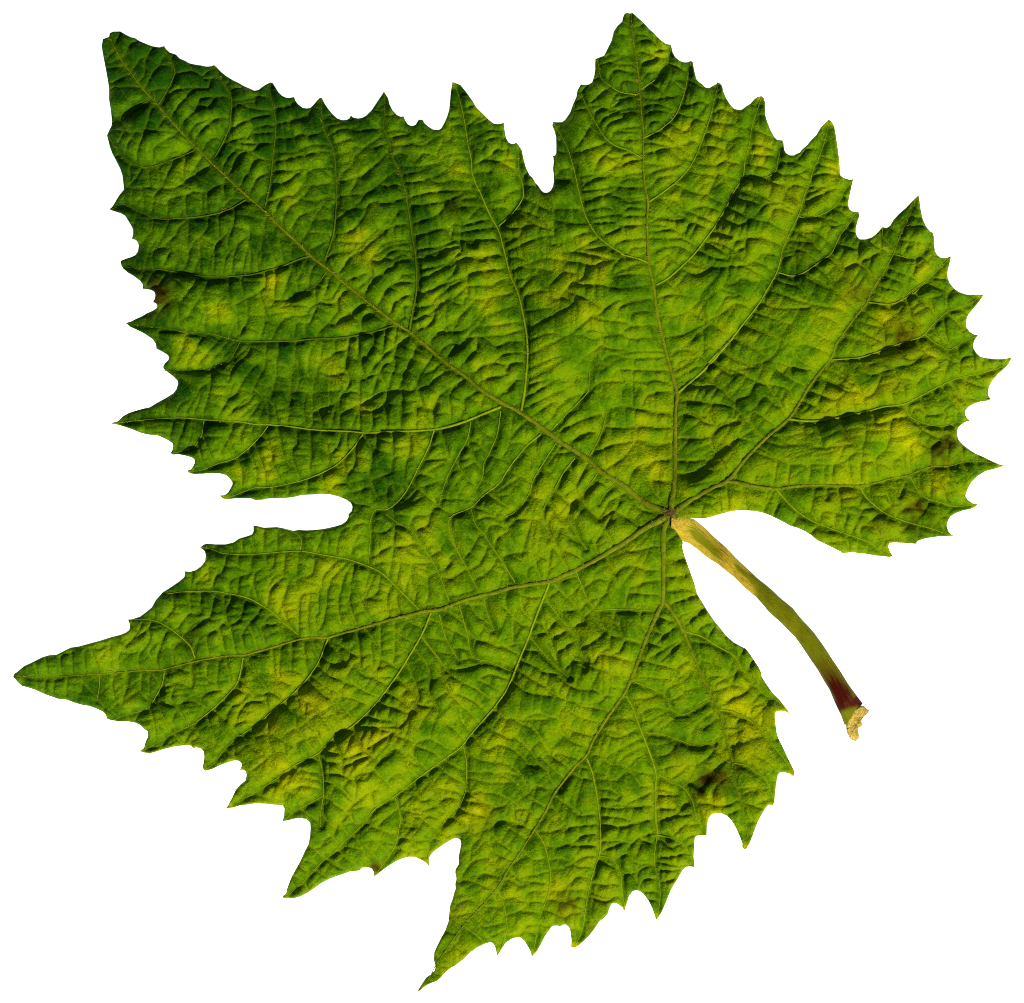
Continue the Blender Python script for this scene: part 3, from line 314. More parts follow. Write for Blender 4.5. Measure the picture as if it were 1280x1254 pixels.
2|0.9|0.7|178.4,208.7 170.1,223.2 157.7,235.6
2|0.9|0.7|201.2,235.6 209.5,217 219.9,200.4
2|0.9|0.7|157.7,235.6 182.6,234.6 201.2,235.6 222,233.6 242.7,219 263.4,206.6
2|0.9|0.7|163.9,252.2 166,237.7
2|0.9|0.7|190.9,260.5 192.9,246 201.2,235.6
2|0.9|0.7|209.5,266.7 209.5,252.2 217.8,247 232.3,243.9
2|0.9|0.7|232.3,270.9 232.3,260.5 232.3,246 242.7,239.8 259.3,239.8
2|0.9|0.7|259.3,266.7 259.3,243.9 267.6,235.6
2|0.9|0.7|275.9,262.6 288.3,250.1 304.9,248.1
2|0.9|0.7|382.8,144.3 391.1,138.1 400.4,137
2|0.9|0.7|364.1,148.4 380.7,149.5
2|0.9|0.7|374.5,167.1 391.1,169.2 405.6,162.9
2|0.9|0.7|404.6,158.8 422.2,156.7
2|0.9|0.7|409.8,169.2 426.3,162.9 438.8,160.9
2|0.9|0.7|372.4,196.1 374.5,187.8 391.1,181.6 411.8,181.6
2|0.9|0.7|360,198.2 382.8,194 401.5,189.9 414.9,189.9
2|0.9|0.7|382.8,225.1 382.8,216.8 397.3,210.6 419.1,209.6
2|0.9|0.7|416,181.6 432.6,173.3 442.9,175.4
2|0.9|0.7|416,194 438.8,189.9 440.9,183.7
2|0.9|0.7|397.3,252.1 405.6,247.9 420.1,247.9
2|0.9|0.7|401.5,274.9 420.1,274.9
2|0.9|0.7|422.2,262.5 451.2,261.4
2|0.9|0.7|422.2,274.9 438.8,262.5 442.9,260.4
2|0.9|0.7|457.4,262.5 463.7,254.2 472,252.1
2|0.9|0.7|442.9,233.4 447.1,223.1 451.2,221
2|0.9|0.7|459.5,218.9 461.6,212.7 472,204.4
2|0.9|0.7|397.3,291.5 416,292.5
2|0.9|0.7|380.7,299.8 393.2,272.8 401.5,260.4
2|0.9|0.7|364.1,287.3 372.4,272.8 387,264.5
2|0.9|0.7|419.1,293.6 438.8,289.4 449.2,279
2|0.9|0.7|405.6,326.7 422.2,314.3 442.9,312.2
2|0.9|0.7|463.7,303.9 484.4,287.3 492.7,272.8
2|0.9|0.7|472,318.4 488.5,308.1 513.4,303.9
2|0.9|0.7|486.5,277 492.7,266.6 509.3,260.4
2|0.9|0.7|492.7,324.7 503.1,318.4 517.6,324.7
2|0.9|0.7|461.6,140.1 480.3,139.1
2|0.9|0.7|480.3,144.3 501,144.3
2|0.9|0.7|445,165 459.5,161.9 478.2,160.9
2|0.9|0.7|482.3,167.1 492.7,162.9 505.1,164
2|0.9|0.7|484.4,173.3 509.3,169.2
2|0.9|0.7|467.8,185.7 484.4,179.5
2|0.9|0.7|486.5,183.7 509.3,181.6
2|0.9|0.7|488.5,196.1 503.1,192 517.6,198.2
2|0.9|0.7|530,181.6 546.6,171.2 554.9,169.2
2|0.9|0.7|532.1,169.2 525.9,169.2 525.9,160.9
2|0.9|0.7|544.5,196.1 552.8,177.4 554.9,167.1
2|0.9|0.7|550.7,204.4 554.9,196.1 567.3,192
2|0.9|0.7|563.2,208.5 569.4,200.3 579.8,198.2
2|0.9|0.7|564.2,129.8 575.6,128.7
2|0.9|0.7|579.8,136 590.1,132.9
2|0.9|0.7|565.3,171.2 563.2,158.8 579.8,156.7
2|0.9|0.7|583.9,169.2 602.6,162.9
2|0.9|0.7|586,181.6 608.8,175.4
2|0.9|0.7|592.2,206.5 608.8,200.3 619.2,202.3
2|0.9|0.7|590.1,214.8 613,214.8
2|0.9|0.7|596.4,233.4 617.1,229.3
2|0.9|0.7|575.6,260.4 577.7,250 598.4,247.9
2|0.9|0.7|579.8,281.1 606.7,274.9
2|0.9|0.7|563.2,299.8 565.3,287.3 552.8,285.3 538.3,289.4
2|0.9|0.7|565.3,299.8 592.2,299.8 619.2,299.8
2|0.9|0.7|575.6,279 575.6,303.9 577.7,314.3
2|0.9|0.7|538.3,318.4 575.6,308.1
2|0.9|0.7|561.1,328.8 583.9,324.7 608.8,320.5
2|0.9|0.7|494.8,312.2 492.7,285.3 505.1,279
2|0.9|0.7|564.1,134.8 578.7,132.7
2|0.9|0.7|564.1,147.2 580.7,145.1
2|0.9|0.7|564.1,174.2 562.1,163.8 570.4,155.5 580.7,157.6
2|0.9|0.7|580.7,143.1 591.1,143.1
2|0.9|0.7|582.8,159.6 593.2,151.4
2|0.9|0.7|587,176.2 611.8,163.8 628.4,163.8
2|0.9|0.7|589,197 593.2,186.6 603.5,186.6
2|0.9|0.7|593.2,205.3 609.8,197 622.2,186.6 628.4,188.7
2|0.9|0.7|593.2,217.7 611.8,215.6
2|0.9|0.7|564.1,209.4 568.3,201.1 587,201.1
2|0.9|0.7|626.3,178.3 626.3,163.8
2|0.9|0.7|634.6,186.6 632.6,199 649.2,199
2|0.9|0.7|640.9,211.5 649.2,211.5
2|0.9|0.7|649.2,223.9 661.6,217.7
2|0.9|0.7|653.3,234.3 667.8,232.2
2|0.9|0.7|651.2,205.3 659.5,201.1
2|0.9|0.7|692.7,228.1 701,223.9 717.6,223.9
2|0.9|0.7|701,213.6 717.6,209.4
2|0.9|0.7|698.9,190.7 709.3,192.8
2|0.9|0.7|696.8,178.3 705.1,172.1
2|0.9|0.7|715.5,194.9 738.3,186.6
2|0.9|0.7|721.7,221.9 736.2,219.8
2|0.9|0.7|725.9,236.4 740.4,226 757,221.9
2|0.9|0.7|725.9,248.8 757,244.7 775.6,234.3
2|0.9|0.7|701,159.6 713.4,145.1
2|0.9|0.7|713.4,143.1 732.1,136.8
2|0.9|0.7|723.8,126.5 730,120.3
2|0.9|0.7|732.1,134.8 750.7,132.7
2|0.9|0.7|738.3,143.1 754.9,134.8
2|0.9|0.7|738.3,151.4 746.6,141 765.3,134.8
2|0.9|0.7|746.6,157.6 757,147.2 769.4,143.1
2|0.9|0.7|759,103.7 767.3,89.2 796.4,91.2
2|0.9|0.7|773.6,116.1 777.7,101.6 798.4,103.7
2|0.9|0.7|771.5,126.5 796.4,120.3
2|0.9|0.7|767.3,138.9 798.4,134.8
2|0.9|0.7|775.6,143.1 800.5,141
2|0.9|0.7|767.3,122.3 759,136.8
2|0.9|0.7|752.8,170 759,157.6 777.7,149.3
2|0.9|0.7|763.2,174.2 767.3,165.9 783.9,165.9 802.6,165.9
2|0.9|0.7|777.7,184.5 783.9,172.1 804.7,174.2
2|0.9|0.7|775.6,161.7 800.5,157.6
2|0.9|0.7|767.3,199 786,192.8
2|0.9|0.7|773.6,209.4 788.1,203.2 802.6,201.1
2|0.9|0.7|775.6,226 786,217.7 804.7,217.7
2|0.9|0.7|783.9,236.4 804.7,234.3
2|0.9|0.7|750.7,219.8 767.3,209.4 777.7,199
2|0.9|0.7|746.6,203.2 767.3,184.5
2|0.9|0.7|779.8,31.1 790.1,33.2
2|0.9|0.7|775.6,43.5 792.2,44.6
2|0.9|0.7|765.3,68.4 775.6,68.4 794.3,71.5
2|0.9|0.7|775.6,80.9 796.4,80.9
2|0.9|0.7|789,27 778.7,29
2|0.9|0.7|791.1,35.2 803.5,31.1
2|0.9|0.7|792.1,43.5 807.7,43.5 816,51.8
2|0.9|0.7|793.2,51.8 813.9,49.8
2|0.9|0.7|794.2,66.3 805.6,65.3 822.2,71.5
2|0.9|0.7|799.4,91.2 801.5,80.9 816,76.7
2|0.9|0.7|801.5,101.6 809.8,91.2 822.2,89.2 826.3,93.3
2|0.9|0.7|800.4,112 820.1,109.9 830.5,118.2
2|0.9|0.7|801.5,122.3 822.2,124.4
2|0.9|0.7|801.5,134.8 820.1,130.6 840.9,136.8
2|0.9|0.7|803.5,145.1 822.2,138.9 840.9,143.1
2|0.9|0.7|805.6,165.9 813.9,153.4 828.4,151.4
2|0.9|0.7|838.8,122.3 851.2,118.2 855.4,122.3
2|0.9|0.7|849.2,109.9 859.5,112
2|0.9|0.7|842.9,99.5 859.5,101.6
2|0.9|0.7|863.7,101.6 876.1,109.9
2|0.9|0.7|859.5,132.7 876.1,126.5 888.5,132.7
2|0.9|0.7|869.9,149.3 886.5,153.4
2|0.9|0.7|859.5,161.7 863.7,153.4 872,145.1
2|0.9|0.7|876.1,180.4 863.7,176.2 857.4,180.4
2|0.9|0.7|888.5,143.1 901,136.8
2|0.9|0.7|888.5,153.4 909.3,155.5
2|0.9|0.7|882.3,165.9 905.1,174.2 919.6,172.1
2|0.9|0.7|878.2,182.5 901,186.6
2|0.9|0.7|857.4,199 849.2,199
2|0.9|0.7|867.8,205.3 892.7,207.3 909.3,199
2|0.9|0.7|861.6,215.6 888.5,219.8
2|0.9|0.7|901,136.8 913.4,141 921.7,149.3
2|0.9|0.7|919.6,159.6 940.4,159.6
2|0.9|0.7|921.7,172.1 936.2,172.1
2|0.9|0.7|936.2,180.4 954.9,182.5
2|0.9|0.7|934.2,192.8 959,194.9
2|0.9|0.7|932.1,205.3 954.9,209.4
2|0.9|0.7|919.6,149.3 921.7,170 909.3,178.3
2|0.9|0.7|905.1,201.1 930,207.3
2|0.9|0.7|896.8,217.7 925.9,226
2|0.9|0.7|886.5,238.4 892.7,226
2|0.9|0.7|919.6,236.4 946.6,242.6
2|0.9|0.7|911.4,246.7 936.2,253
2|0.9|0.7|942.5,143.1 954.9,145.1
2|0.9|0.7|938.3,132.7 950.7,132.7
2|0.9|0.7|805.6,178.3 830.5,182.5
2|0.9|0.7|805.6,192.8 826.3,188.7 842.9,184.5
2|0.9|0.7|805.6,205.3 830.5,207.3
2|0.9|0.7|807.7,219.8 822.2,213.6 847.1,207.3
2|0.9|0.7|811.8,236.4 822.2,223.9 838.8,219.8
2|0.9|0.7|822.2,248.8 847.1,253
2|0.9|0.7|842.9,230.1 863.7,240.5
2|0.9|0.7|780.7,236.4 801.5,234.3
2|0.9|0.7|782.8,248.8 805.6,246.7
2|0.9|0.7|772.4,205.3 801.5,199
2|0.9|0.7|772.4,221.9 803.5,215.6
2|0.9|0.7|778.7,161.7 799.4,159.6
2|0.9|0.7|772.4,176.2 782.8,176.2 801.5,176.2
2|0.9|0.7|1011.8,186 1024.3,188.1
2|0.9|0.7|1028.4,169.4 1038.8,175.6
2|0.9|0.7|1022.2,194.3 1042.9,200.5
2|0.9|0.7|1018.1,204.6 1042.9,210.9
2|0.9|0.7|995.2,204.6 1016,210.9
2|0.9|0.7|997.3,217.1 1007.7,212.9
2|0.9|0.7|1009.8,223.3 1028.4,217.1 1049.2,219.2
2|0.9|0.7|1009.8,233.7 1028.4,233.7
2|0.9|0.7|980.7,239.9 991.1,231.6 1005.6,233.7
2|0.9|0.7|982.8,242 997.3,258.5
2|0.9|0.7|999.4,252.3 1013.9,252.3
2|0.9|0.7|997.3,264.8 976.6,254.4
2|0.9|0.7|974.5,262.7 997.3,266.8
2|0.9|0.7|987,285.5 1001.5,293.8
2|0.9|0.7|980.7,306.2 1005.6,314.5
2|0.9|0.7|972.4,327 987,320.7
2|0.9|0.7|964.1,300 982.8,310.4
2|0.9|0.7|960,337.3 972.4,341.5
2|0.9|0.7|993.2,341.5 993.2,320.7
2|0.9|0.7|1007.7,339.4 1009.8,320.7
2|0.9|0.7|1032.6,264.8 1042.9,258.5 1047.1,242
2|0.9|0.7|1049.2,256.5 1059.5,258.5
2|0.9|0.7|1051.2,289.6 1067.8,291.7
2|0.9|0.7|1042.9,306.2 1063.7,310.4
2|0.9|0.7|1034.6,314.5 1049.2,329
2|0.9|0.7|1040.9,283.4 1055.4,279.3 1061.6,283.4
2|0.9|0.7|1072,316.6 1076.1,302.1
2|0.9|0.7|1101,322.8 1101,306.2
2|0.9|0.7|1121.7,300 1142.5,302.1
2|0.9|0.7|1130,283.4 1152.8,283.4
2|0.9|0.7|1136.2,271 1150.7,273.1
2|0.9|0.7|1125.9,322.8 1132.1,310.4
2|0.9|0.7|1142.5,322.8 1144.5,310.4
2|0.9|0.7|1167.3,339.4 1171.5,327
2|0.9|0.7|1163.2,347.7 1183.9,349.8
2|0.9|0.7|1152.8,353.9 1175.6,362.2
2|0.9|0.7|1132.1,370.5 1130,353.9 1140.4,341.5
2|0.9|0.7|1096.8,358.1 1117.6,362.2
2|0.9|0.7|1092.7,366.4 1113.4,376.7
2|0.9|0.7|1084.4,339.4 1096.8,349.8
2|0.9|0.7|1072,329 1084.4,339.4 1088.5,353.9
2|0.9|0.7|1061.6,333.2 1072,329 1084.4,322.8
2|0.9|0.7|1011.8,345.6 1026.3,353.9
2|0.9|0.7|1013.9,351.9 1036.7,362.2
2|0.9|0.7|962.1,360.1 984.9,370.5
2|0.9|0.7|984.9,345.6 1001.5,362.2
2|0.9|0.7|1088.4,358.7 1107.1,358.7
2|0.9|0.7|1092.6,352.4 1109.2,362.8
2|0.9|0.7|1113.3,379.4 1132,358.7
2|0.9|0.7|1132,371.1 1136.1,387.7
2|0.9|0.7|1142.3,367 1152.7,377.3
2|0.9|0.7|1163.1,352.4 1179.6,362.8
2|0.9|0.7|1144.4,350.4 1152.7,356.6
2|0.9|0.7|1181.7,387.7 1183.8,367 1198.3,362.8
2|0.9|0.7|1169.3,402.2 1163.1,381.5
2|0.9|0.7|1183.8,391.8 1202.5,410.5
2|0.9|0.7|1198.3,383.5 1210.7,393.9
2|0.9|0.7|1206.6,379.4 1214.9,383.5
2|0.9|0.7|1152.7,416.7 1144.4,404.3 1136.1,400.1
2|0.9|0.7|1119.5,431.2 1121.6,416.7
2|0.9|0.7|1138.2,425 1138.2,412.6
2|0.9|0.7|1102.9,437.4 1105,422.9
2|0.9|0.7|1080.1,445.7 1080.1,429.2 1069.8,420.9
2|0.9|0.7|1067.7,400.1 1102.9,410.5
2|0.9|0.7|1063.5,408.4 1088.4,420.9
2|0.9|0.7|1057.3,418.8 1078.1,427.1
2|0.9|0.7|1123.7,433.3 1134,449.9 1152.7,443.7
2|0.9|0.7|1146.5,422.9 1152.7,439.5 1169.3,447.8
2|0.9|0.7|1073.9,449.9 1084.3,468.5 1111.2,462.3
2|0.9|0.7|1098.8,443.7 1109.2,458.2 1136.1,456.1
2|0.9|0.7|1057.3,449.9 1067.7,472.7
2|0.9|0.7|1028.3,474.8 1057.3,489.3
2|0.9|0.7|1040.7,452 1059.4,476.8
2|0.9|0.7|1032.4,462.3 1053.2,483.1
2|0.9|0.7|1080.1,514.2 1078.1,499.6 1090.5,491.4
2|0.9|0.7|1067.7,516.2 1065.6,505.9
2|0.9|0.7|1115.4,505.9 1113.3,489.3 1119.5,483.1
2|0.9|0.7|1129.9,503.8 1127.8,483.1 1119.5,470.6
2|0.9|0.7|1142.3,495.5 1144.4,481
2|0.9|0.7|1161,485.1 1158.9,468.5 1171.4,458.2
2|0.9|0.7|1177.6,474.8 1181.7,462.3
2|0.9|0.7|1198.3,472.7 1200.4,449.9 1214.9,443.7
2|0.9|0.7|1227.3,464.4 1227.3,449.9
2|0.9|0.7|1239.8,462.3 1235.6,449.9
2|0.9|0.7|1163.1,489.3 1173.4,505.9
2|0.9|0.7|1136.1,520.4 1144.4,510 1161,518.3
2|0.9|0.7|1152.7,528.7 1156.8,516.2
2|0.9|0.7|1175.5,532.8 1181.7,518.3
2|0.9|0.7|1194.2,524.5 1196.2,514.2
2|0.9|0.7|1177.6,534.9 1181.7,547.3
2|0.9|0.7|1049,524.5 1057.3,547.3 1065.6,553.6
2|0.9|0.7|1071.8,518.3 1080.1,532.8
2|0.9|0.7|1090.5,516.2 1094.6,530.7 1119.5,522.5
2|0.9|0.7|1219,468.5 1233.6,483.1
2|0.9|0.7|1202.5,472.7 1219,481 1235.6,485.1
2|0.9|0.7|1020,560.1 1040.7,558.1 1061.5,556
2|0.9|0.7|1036.6,605.7 1038.7,582.9 1053.2,576.7
2|0.9|0.7|1063.5,605.7 1059.4,578.8
2|0.9|0.7|1053.2,576.7 1076,558.1
2|0.9|0.7|1072.9,603.7 1071.8,578.8 1088.4,576.7
2|0.9|0.7|1094.6,597.4 1092.6,578.8
2|0.9|0.7|1115.4,595.4 1113.3,578.8 1123.7,570.5
2|0.9|0.7|1129.9,591.2 1127.8,574.6
2|0.9|0.7|1136.1,593.3 1136.1,562.2
2|0.9|0.7|1163.1,580.9 1161,562.2 1173.4,551.8
2|0.9|0.7|1181.7,580.9 1183.8,564.3
2|0.9|0.7|1202.5,576.7 1202.5,558.1
2|0.9|0.7|1221.1,576.7 1223.2,568.4
2|0.9|0.7|1185.9,582.9 1185.9,597.4
2|0.9|0.7|1202.5,580.9 1210.7,597.4
2|0.9|0.7|1219,578.8 1223.2,591.2
2|0.9|0.7|1102.9,601.6 1111.2,626.5
2|0.9|0.7|1134,595.4 1123.7,622.3
2|0.9|0.7|1047,607.8 1049,636.8
2|0.9|0.7|1032.4,607.8 1030.4,624.4
2|0.9|0.7|1076,622.3 1071.8,634.8 1098.8,634.8
2|0.9|0.7|1020,649.3 1028.3,638.9 1057.3,643.1
2|0.9|0.7|1038.7,655.5 1042.8,643.1
2|0.9|0.7|1051.1,663.8 1057.3,643.1
2|0.9|0.7|1061.5,667.9 1069.8,651.4
2|0.9|0.7|1073.9,672.1 1076,657.6 1094.6,659.6
2|0.9|0.7|1057.3,670 1059.4,688.7
2|0.9|0.7|1071.8,678.3 1069.8,690.7
2|0.9|0.7|1084.3,680.4 1082.2,690.7
2|0.9|0.7|1094.6,659.6 1098.8,672.1
2|0.9|0.7|1119.5,643.1 1132,634.8 1148.5,636.8
2|0.9|0.7|1123.7,672.1 1123.7,653.4
2|0.9|0.7|1146.5,672.1 1146.5,659.6
2|0.9|0.7|1163.1,659.6 1173.4,647.2 1171.4,628.5
2|0.9|0.7|1165.1,665.9 1165.1,672.1
2|0.9|0.7|1171.4,647.2 1185.9,645.1
2|0.9|0.7|1190,634.8 1181.7,643.1
2|0.9|0.7|1094.6,645.1 1111.2,632.7
2|0.9|0.7|851.1,618.1 847,620.1 859.4,622.2
2|0.9|0.7|871.8,624.3 888.4,630.5 894.6,626.3
2|0.9|0.7|890.5,632.6 900.9,642.9
2|0.9|0.7|952.7,638.8 956.8,620.1
2|0.9|0.7|965.1,645 973.4,628.4
2|0.9|0.7|990,655.4 996.2,642.9
2|0.9|0.7|1010.7,667.8 1021.1,655.4 1027.3,638.8
2|0.9|0.7|1019,655.4 1017,642.9 1002.5,638.8
2|0.9|0.7|1039.8,663.7 1043.9,649.2
2|0.9|0.7|1056.4,672 1060.5,682.3
2|0.9|0.7|981.7,609.8 985.9,584.9
2|0.9|0.7|1006.6,607.7 1010.7,587 998.3,578.7
2|0.9|0.7|1037.7,605.6 1039.8,582.8
2|0.9|0.7|1027.3,607.7 1029.4,580.7
2|0.9|0.7|1014.9,620.1 1017,607.7
2|0.9|0.7|1033.6,624.3 1031.5,607.7
2|0.9|0.7|1048.1,622.2 1046,607.7
2|0.9|0.7|847,574.5 869.8,576.6
2|0.9|0.7|844.9,591.1 865.6,593.2
2|0.9|0.7|832.4,698.7 844.9,700.7 857.3,698.7
2|0.9|0.7|834.5,721.5 847,719.4
2|0.9|0.7|834.5,738.1 849,733.9 869.8,740.1
2|0.9|0.7|836.6,754.6 869.8,744.3
2|0.9|0.7|844.9,777.4 880.1,762.9
2|0.9|0.7|849,779.5 869.8,765
2|0.9|0.7|867.7,789.9 880.1,779.5 894.6,777.4
2|0.9|0.7|884.3,796.1 892.6,781.6
2|0.9|0.7|907.1,806.5 905,796.1
2|0.9|0.7|820,802.3 847,779.5
2|0.9|0.7|826.2,812.7 853.2,796.1
2|0.9|0.7|861.5,796.1 869.8,802.3 898.8,804.4
2|0.9|0.7|847,833.4 865.6,821
2|0.9|0.7|869.8,825.1 886.3,827.2
2|0.9|0.7|828.3,866.6 836.6,858.3 851.1,852.1 869.8,833.4
2|0.9|0.7|853.2,852.1 853.2,866.6 836.6,874.9
2|0.9|0.7|880.1,845.9 902.9,843.8
2|0.9|0.7|890.5,864.5 915.4,856.2
2|0.9|0.7|898.8,881.1 919.5,868.7
2|0.9|0.7|886.3,856.2 855.2,862.5
2|0.9|0.7|917.4,818.9 911.2,837.6
2|0.9|0.7|923.7,831.4 917.4,845.9
2|0.9|0.7|873.9,879 888.4,872.8
2|0.9|0.7|898.8,887.3 878.1,897.7 876,910.1
2|0.9|0.7|890.5,889.4 871.8,903.9
2|0.9|0.7|917.4,906 927.8,893.6
2|0.9|0.7|936.1,895.6 940.3,883.2 952.7,879
2|0.9|0.7|950.6,908.1 952.7,899.8
2|0.9|0.7|940.3,852.1 932,864.5
2|0.9|0.7|764.1,844.1 787,845.2
2|0.9|0.7|764.1,898.1 789,896 816,883.5
2|0.9|0.7|772.4,920.9 799.4,908.4
2|0.9|0.7|778.7,933.3 801.5,920.9
2|0.9|0.7|780.7,943.7 807.7,929.2
2|0.9|0.7|793.2,947.8 811.8,939.5
2|0.9|0.7|805.6,912.6 822.2,902.2
2|0.9|0.7|807.7,916.7 830.5,918.8
2|0.9|0.7|813.9,943.7 834.6,941.6
2|0.9|0.7|820.1,962.3 838.8,956.1 845,956.1
2|0.9|0.7|818.1,966.5 799.4,964.4
2|0.9|0.7|801.5,981 816,983.1
2|0.9|0.7|822.2,974.8 820.1,999.6
2|0.9|0.7|822.2,985.1 840.9,989.3
2|0.9|0.7|820.1,1010 842.9,1010
2|0.9|0.7|820.1,1026.6 838.8,1020.4 851.2,1018.3
2|0.9|0.7|791.1,1026.6 818.1,1022.5
2|0.9|0.7|787,1055.6 801.5,1043.2 820.1,1037
2|0.9|0.7|795.2,1047.3 820.1,1039
2|0.9|0.7|822.2,1068.1 838.8,1068.1
2|0.9|0.7|822.2,1076.4 842.9,1080.5
2|0.9|0.7|795.2,1088.8 799.4,1080.5 818.1,1076.4
2|0.9|0.7|820.1,1086.7 845,1086.7
2|0.9|0.7|826.3,1049.4 838.8,1059.8
2|0.9|0.7|855.4,983.1 867.8,974.8
2|0.9|0.7|849.2,1012.1 861.6,999.6
2|0.9|0.7|859.5,931.2 863.7,918.8
2|0.9|0.7|872,933.3 890.6,925
2|0.9|0.7|878.2,910.5 894.8,898.1 901,900.1
2|0.9|0.7|892.7,935.4 892.7,922.9 905.1,918.8
2|0.9|0.7|905.1,918.8 921.7,914.6
2|0.9|0.7|932.1,949.9 940.4,941.6
2|0.9|0.7|917.6,931.2 911.4,935.4
2|0.9|0.7|903.1,908.4 925.9,908.4
2|0.9|0.7|903.1,881.5 919.6,869
2|0.9|0.7|896.8,852.4 913.4,844.1
2|0.9|0.7|927.9,1001.7 952.8,1010
2|0.9|0.7|921.7,985.1 940.4,983.1
2|0.9|0.7|925.9,993.4 934.2,989.3
2|0.9|0.7|913.4,966.5 892.7,983.1 888.5,1001.7
2|0.9|0.7|907.2,1005.9 925.9,995.5
2|0.9|0.7|930,1026.6 946.6,1026.6
2|0.9|0.7|905.1,1018.3 925.9,1010
2|0.9|0.7|950.7,972.7 942.5,989.3
2|0.9|0.7|940.4,941.6 959,952 969.4,962.3
2|0.9|0.7|967.3,947.8 959,937.4
2|0.9|0.7|973.6,960.3 988.1,956.1
2|0.9|0.7|693.9,994.2 716.7,1009.8
2|0.9|0.7|687.7,1003.5 708.4,1030.5
2|0.9|0.7|681.5,1013.9 706.3,1038.8
2|0.9|0.7|660.7,991.1 669,980.7 683.5,984.9
2|0.9|0.7|662.8,997.3 679.4,1005.6
2|0.9|0.7|644.1,1011.8 658.7,1009.8 673.2,1022.2
2|0.9|0.7|673.2,1038.8 685.6,1038.8
2|0.9|0.7|640,1030.5 656.6,1032.6 667,1036.7
2|0.9|0.7|743.7,972.4 766.5,974.5
2|0.9|0.7|745.7,984.9 764.4,987
2|0.9|0.7|745.7,997.3 772.7,997.3
2|0.9|0.7|747.8,1007.7 772.7,1009.8
2|0.9|0.7|749.9,1020.1 772.7,1020.1
2|0.9|0.7|749.9,1030.5 785.1,1032.6
2|0.9|0.7|749.9,1051.2 770.6,1049.2
2|0.9|0.7|749.9,1063.7 770.6,1055.4
2|0.9|0.7|725,1018.1 747.8,1016
2|0.9|0.7|729.2,1030.5 747.8,1028.4
2|0.9|0.7|716.7,1051.2 729.2,1042.9 747.8,1040.9
2|0.9|0.7|722.9,1055.4 747.8,1055.4
2|0.9|0.7|718.8,1076.1 727.1,1069.9 747.8,1067.8
2|0.9|0.7|725,1082.3 743.7,1082.3
2|0.9|0.7|714.6,1101 720.9,1094.8 739.5,1096.8
2|0.9|0.7|716.7,1111.4 735.4,1111.4
2|0.9|0.7|716.7,1123.8 722.9,1119.6 733.3,1121.7
2|0.9|0.7|735.4,1119.6 756.1,1125.9
2|0.9|0.7|739.5,1103.1 760.3,1105.1
2|0.9|0.7|706.3,1144.5 714.6,1140.4 729.2,1140.4
2|0.9|0.7|729.2,1148.7 743.7,1150.7
2|0.9|0.7|722.9,1132.1 731.2,1134.2
2|0.9|0.7|772.7,972.4 783.1,964.1 793.4,968.3
2|0.9|0.7|795.5,997.3 818.3,987
2|0.9|0.7|795.5,1005.6 818.3,1005.6
2|0.9|0.7|820.4,993.2 843.2,993.2
2|0.9|0.7|820.4,1009.8 843.2,1009.8
2|0.9|0.7|820.4,1020.1 839,1022.2
2|0.9|0.7|785.1,1030.5 818.3,1022.2
2|0.9|0.7|793.4,1047.1 820.4,1038.8
2|0.9|0.7|793.4,1076.1 816.2,1078.2 799.6,1086.5 795.5,1096.8
2|0.9|0.7|797.6,1111.4 803.8,1098.9 820.4,1096.8
2|0.9|0.7|820.4,1072 839,1069.9
2|0.9|0.7|822.5,1086.5 845.3,1086.5
2|0.9|0.7|824.5,1101 839,1098.9
2|0.9|0.7|805.9,1113.4 822.5,1113.4
2|0.9|0.7|776.8,1092.7 789.3,1090.6
2|0.9|0.7|766.5,1074 783.1,1065.7
2|0.9|0.7|683.5,1057.4 702.2,1057.4
2|0.9|0.7|685.6,1074 702.2,1072
2|0.9|0.7|687.7,1086.5 704.3,1084.4
2|0.9|0.7|664.9,1092.7 685.6,1088.5
2|0.9|0.7|667,1101 685.6,1103.1
2|0.9|0.7|654.5,1121.7 662.8,1113.4 683.5,1111.4
2|0.9|0.7|685.6,1111.4 704.3,1113.4
2|0.9|0.7|656.6,1125.9 681.5,1125.9
2|0.9|0.7|652.4,1165.3 658.7,1154.9 671.1,1154.9
2|0.9|0.7|673.2,1152.8 685.6,1157
2|0.9|0.7|667,1175.6 652.4,1175.6
2|0.9|0.7|681.5,1136.2 698.1,1140.4
2|0.9|0.7|502.8,1004.5 488.3,1017
2|0.9|0.7|500.7,1029.4 517.3,1033.5
2|0.9|0.7|498.7,1033.5 488.3,1043.9
2|0.9|0.7|494.5,1054.3 507,1041.8
2|0.9|0.7|492.4,1058.4 507,1062.6 517.3,1068.8
2|0.9|0.7|498.7,1010.7 511.1,1012.8
2|0.9|0.7|521.5,1008.7 531.8,1010.7 544.3,1006.6
2|0.9|0.7|527.7,1021.1 540.1,1019 554.6,1025.2
2|0.9|0.7|548.4,1002.4 558.8,996.2 575.4,998.3
2|0.9|0.7|542.2,1039.8 552.6,1041.8
2|0.9|0.7|538.1,1048.1 521.5,1050.1
2|0.9|0.7|536,1058.4 517.3,1062.6
2|0.9|0.7|548.4,1012.8 567.1,1021.1 583.7,1033.5
2|0.9|0.7|571.2,1010.7 596.1,1017
2|0.9|0.7|573.3,1000.4 604.4,1002.4
2|0.9|0.7|575.4,1039.8 589.9,1035.6
2|0.9|0.7|604.4,1031.5 614.8,1010.7 629.3,1006.6
2|0.9|0.7|643.8,1025.2 641.7,1010.7
2|0.9|0.7|658.3,1019 666.6,994.1
2|0.9|0.7|587.8,1068.8 589.9,1056.3 598.2,1048.1
2|0.9|0.7|587.8,1079.2 596.1,1072.9 612.7,1070.9
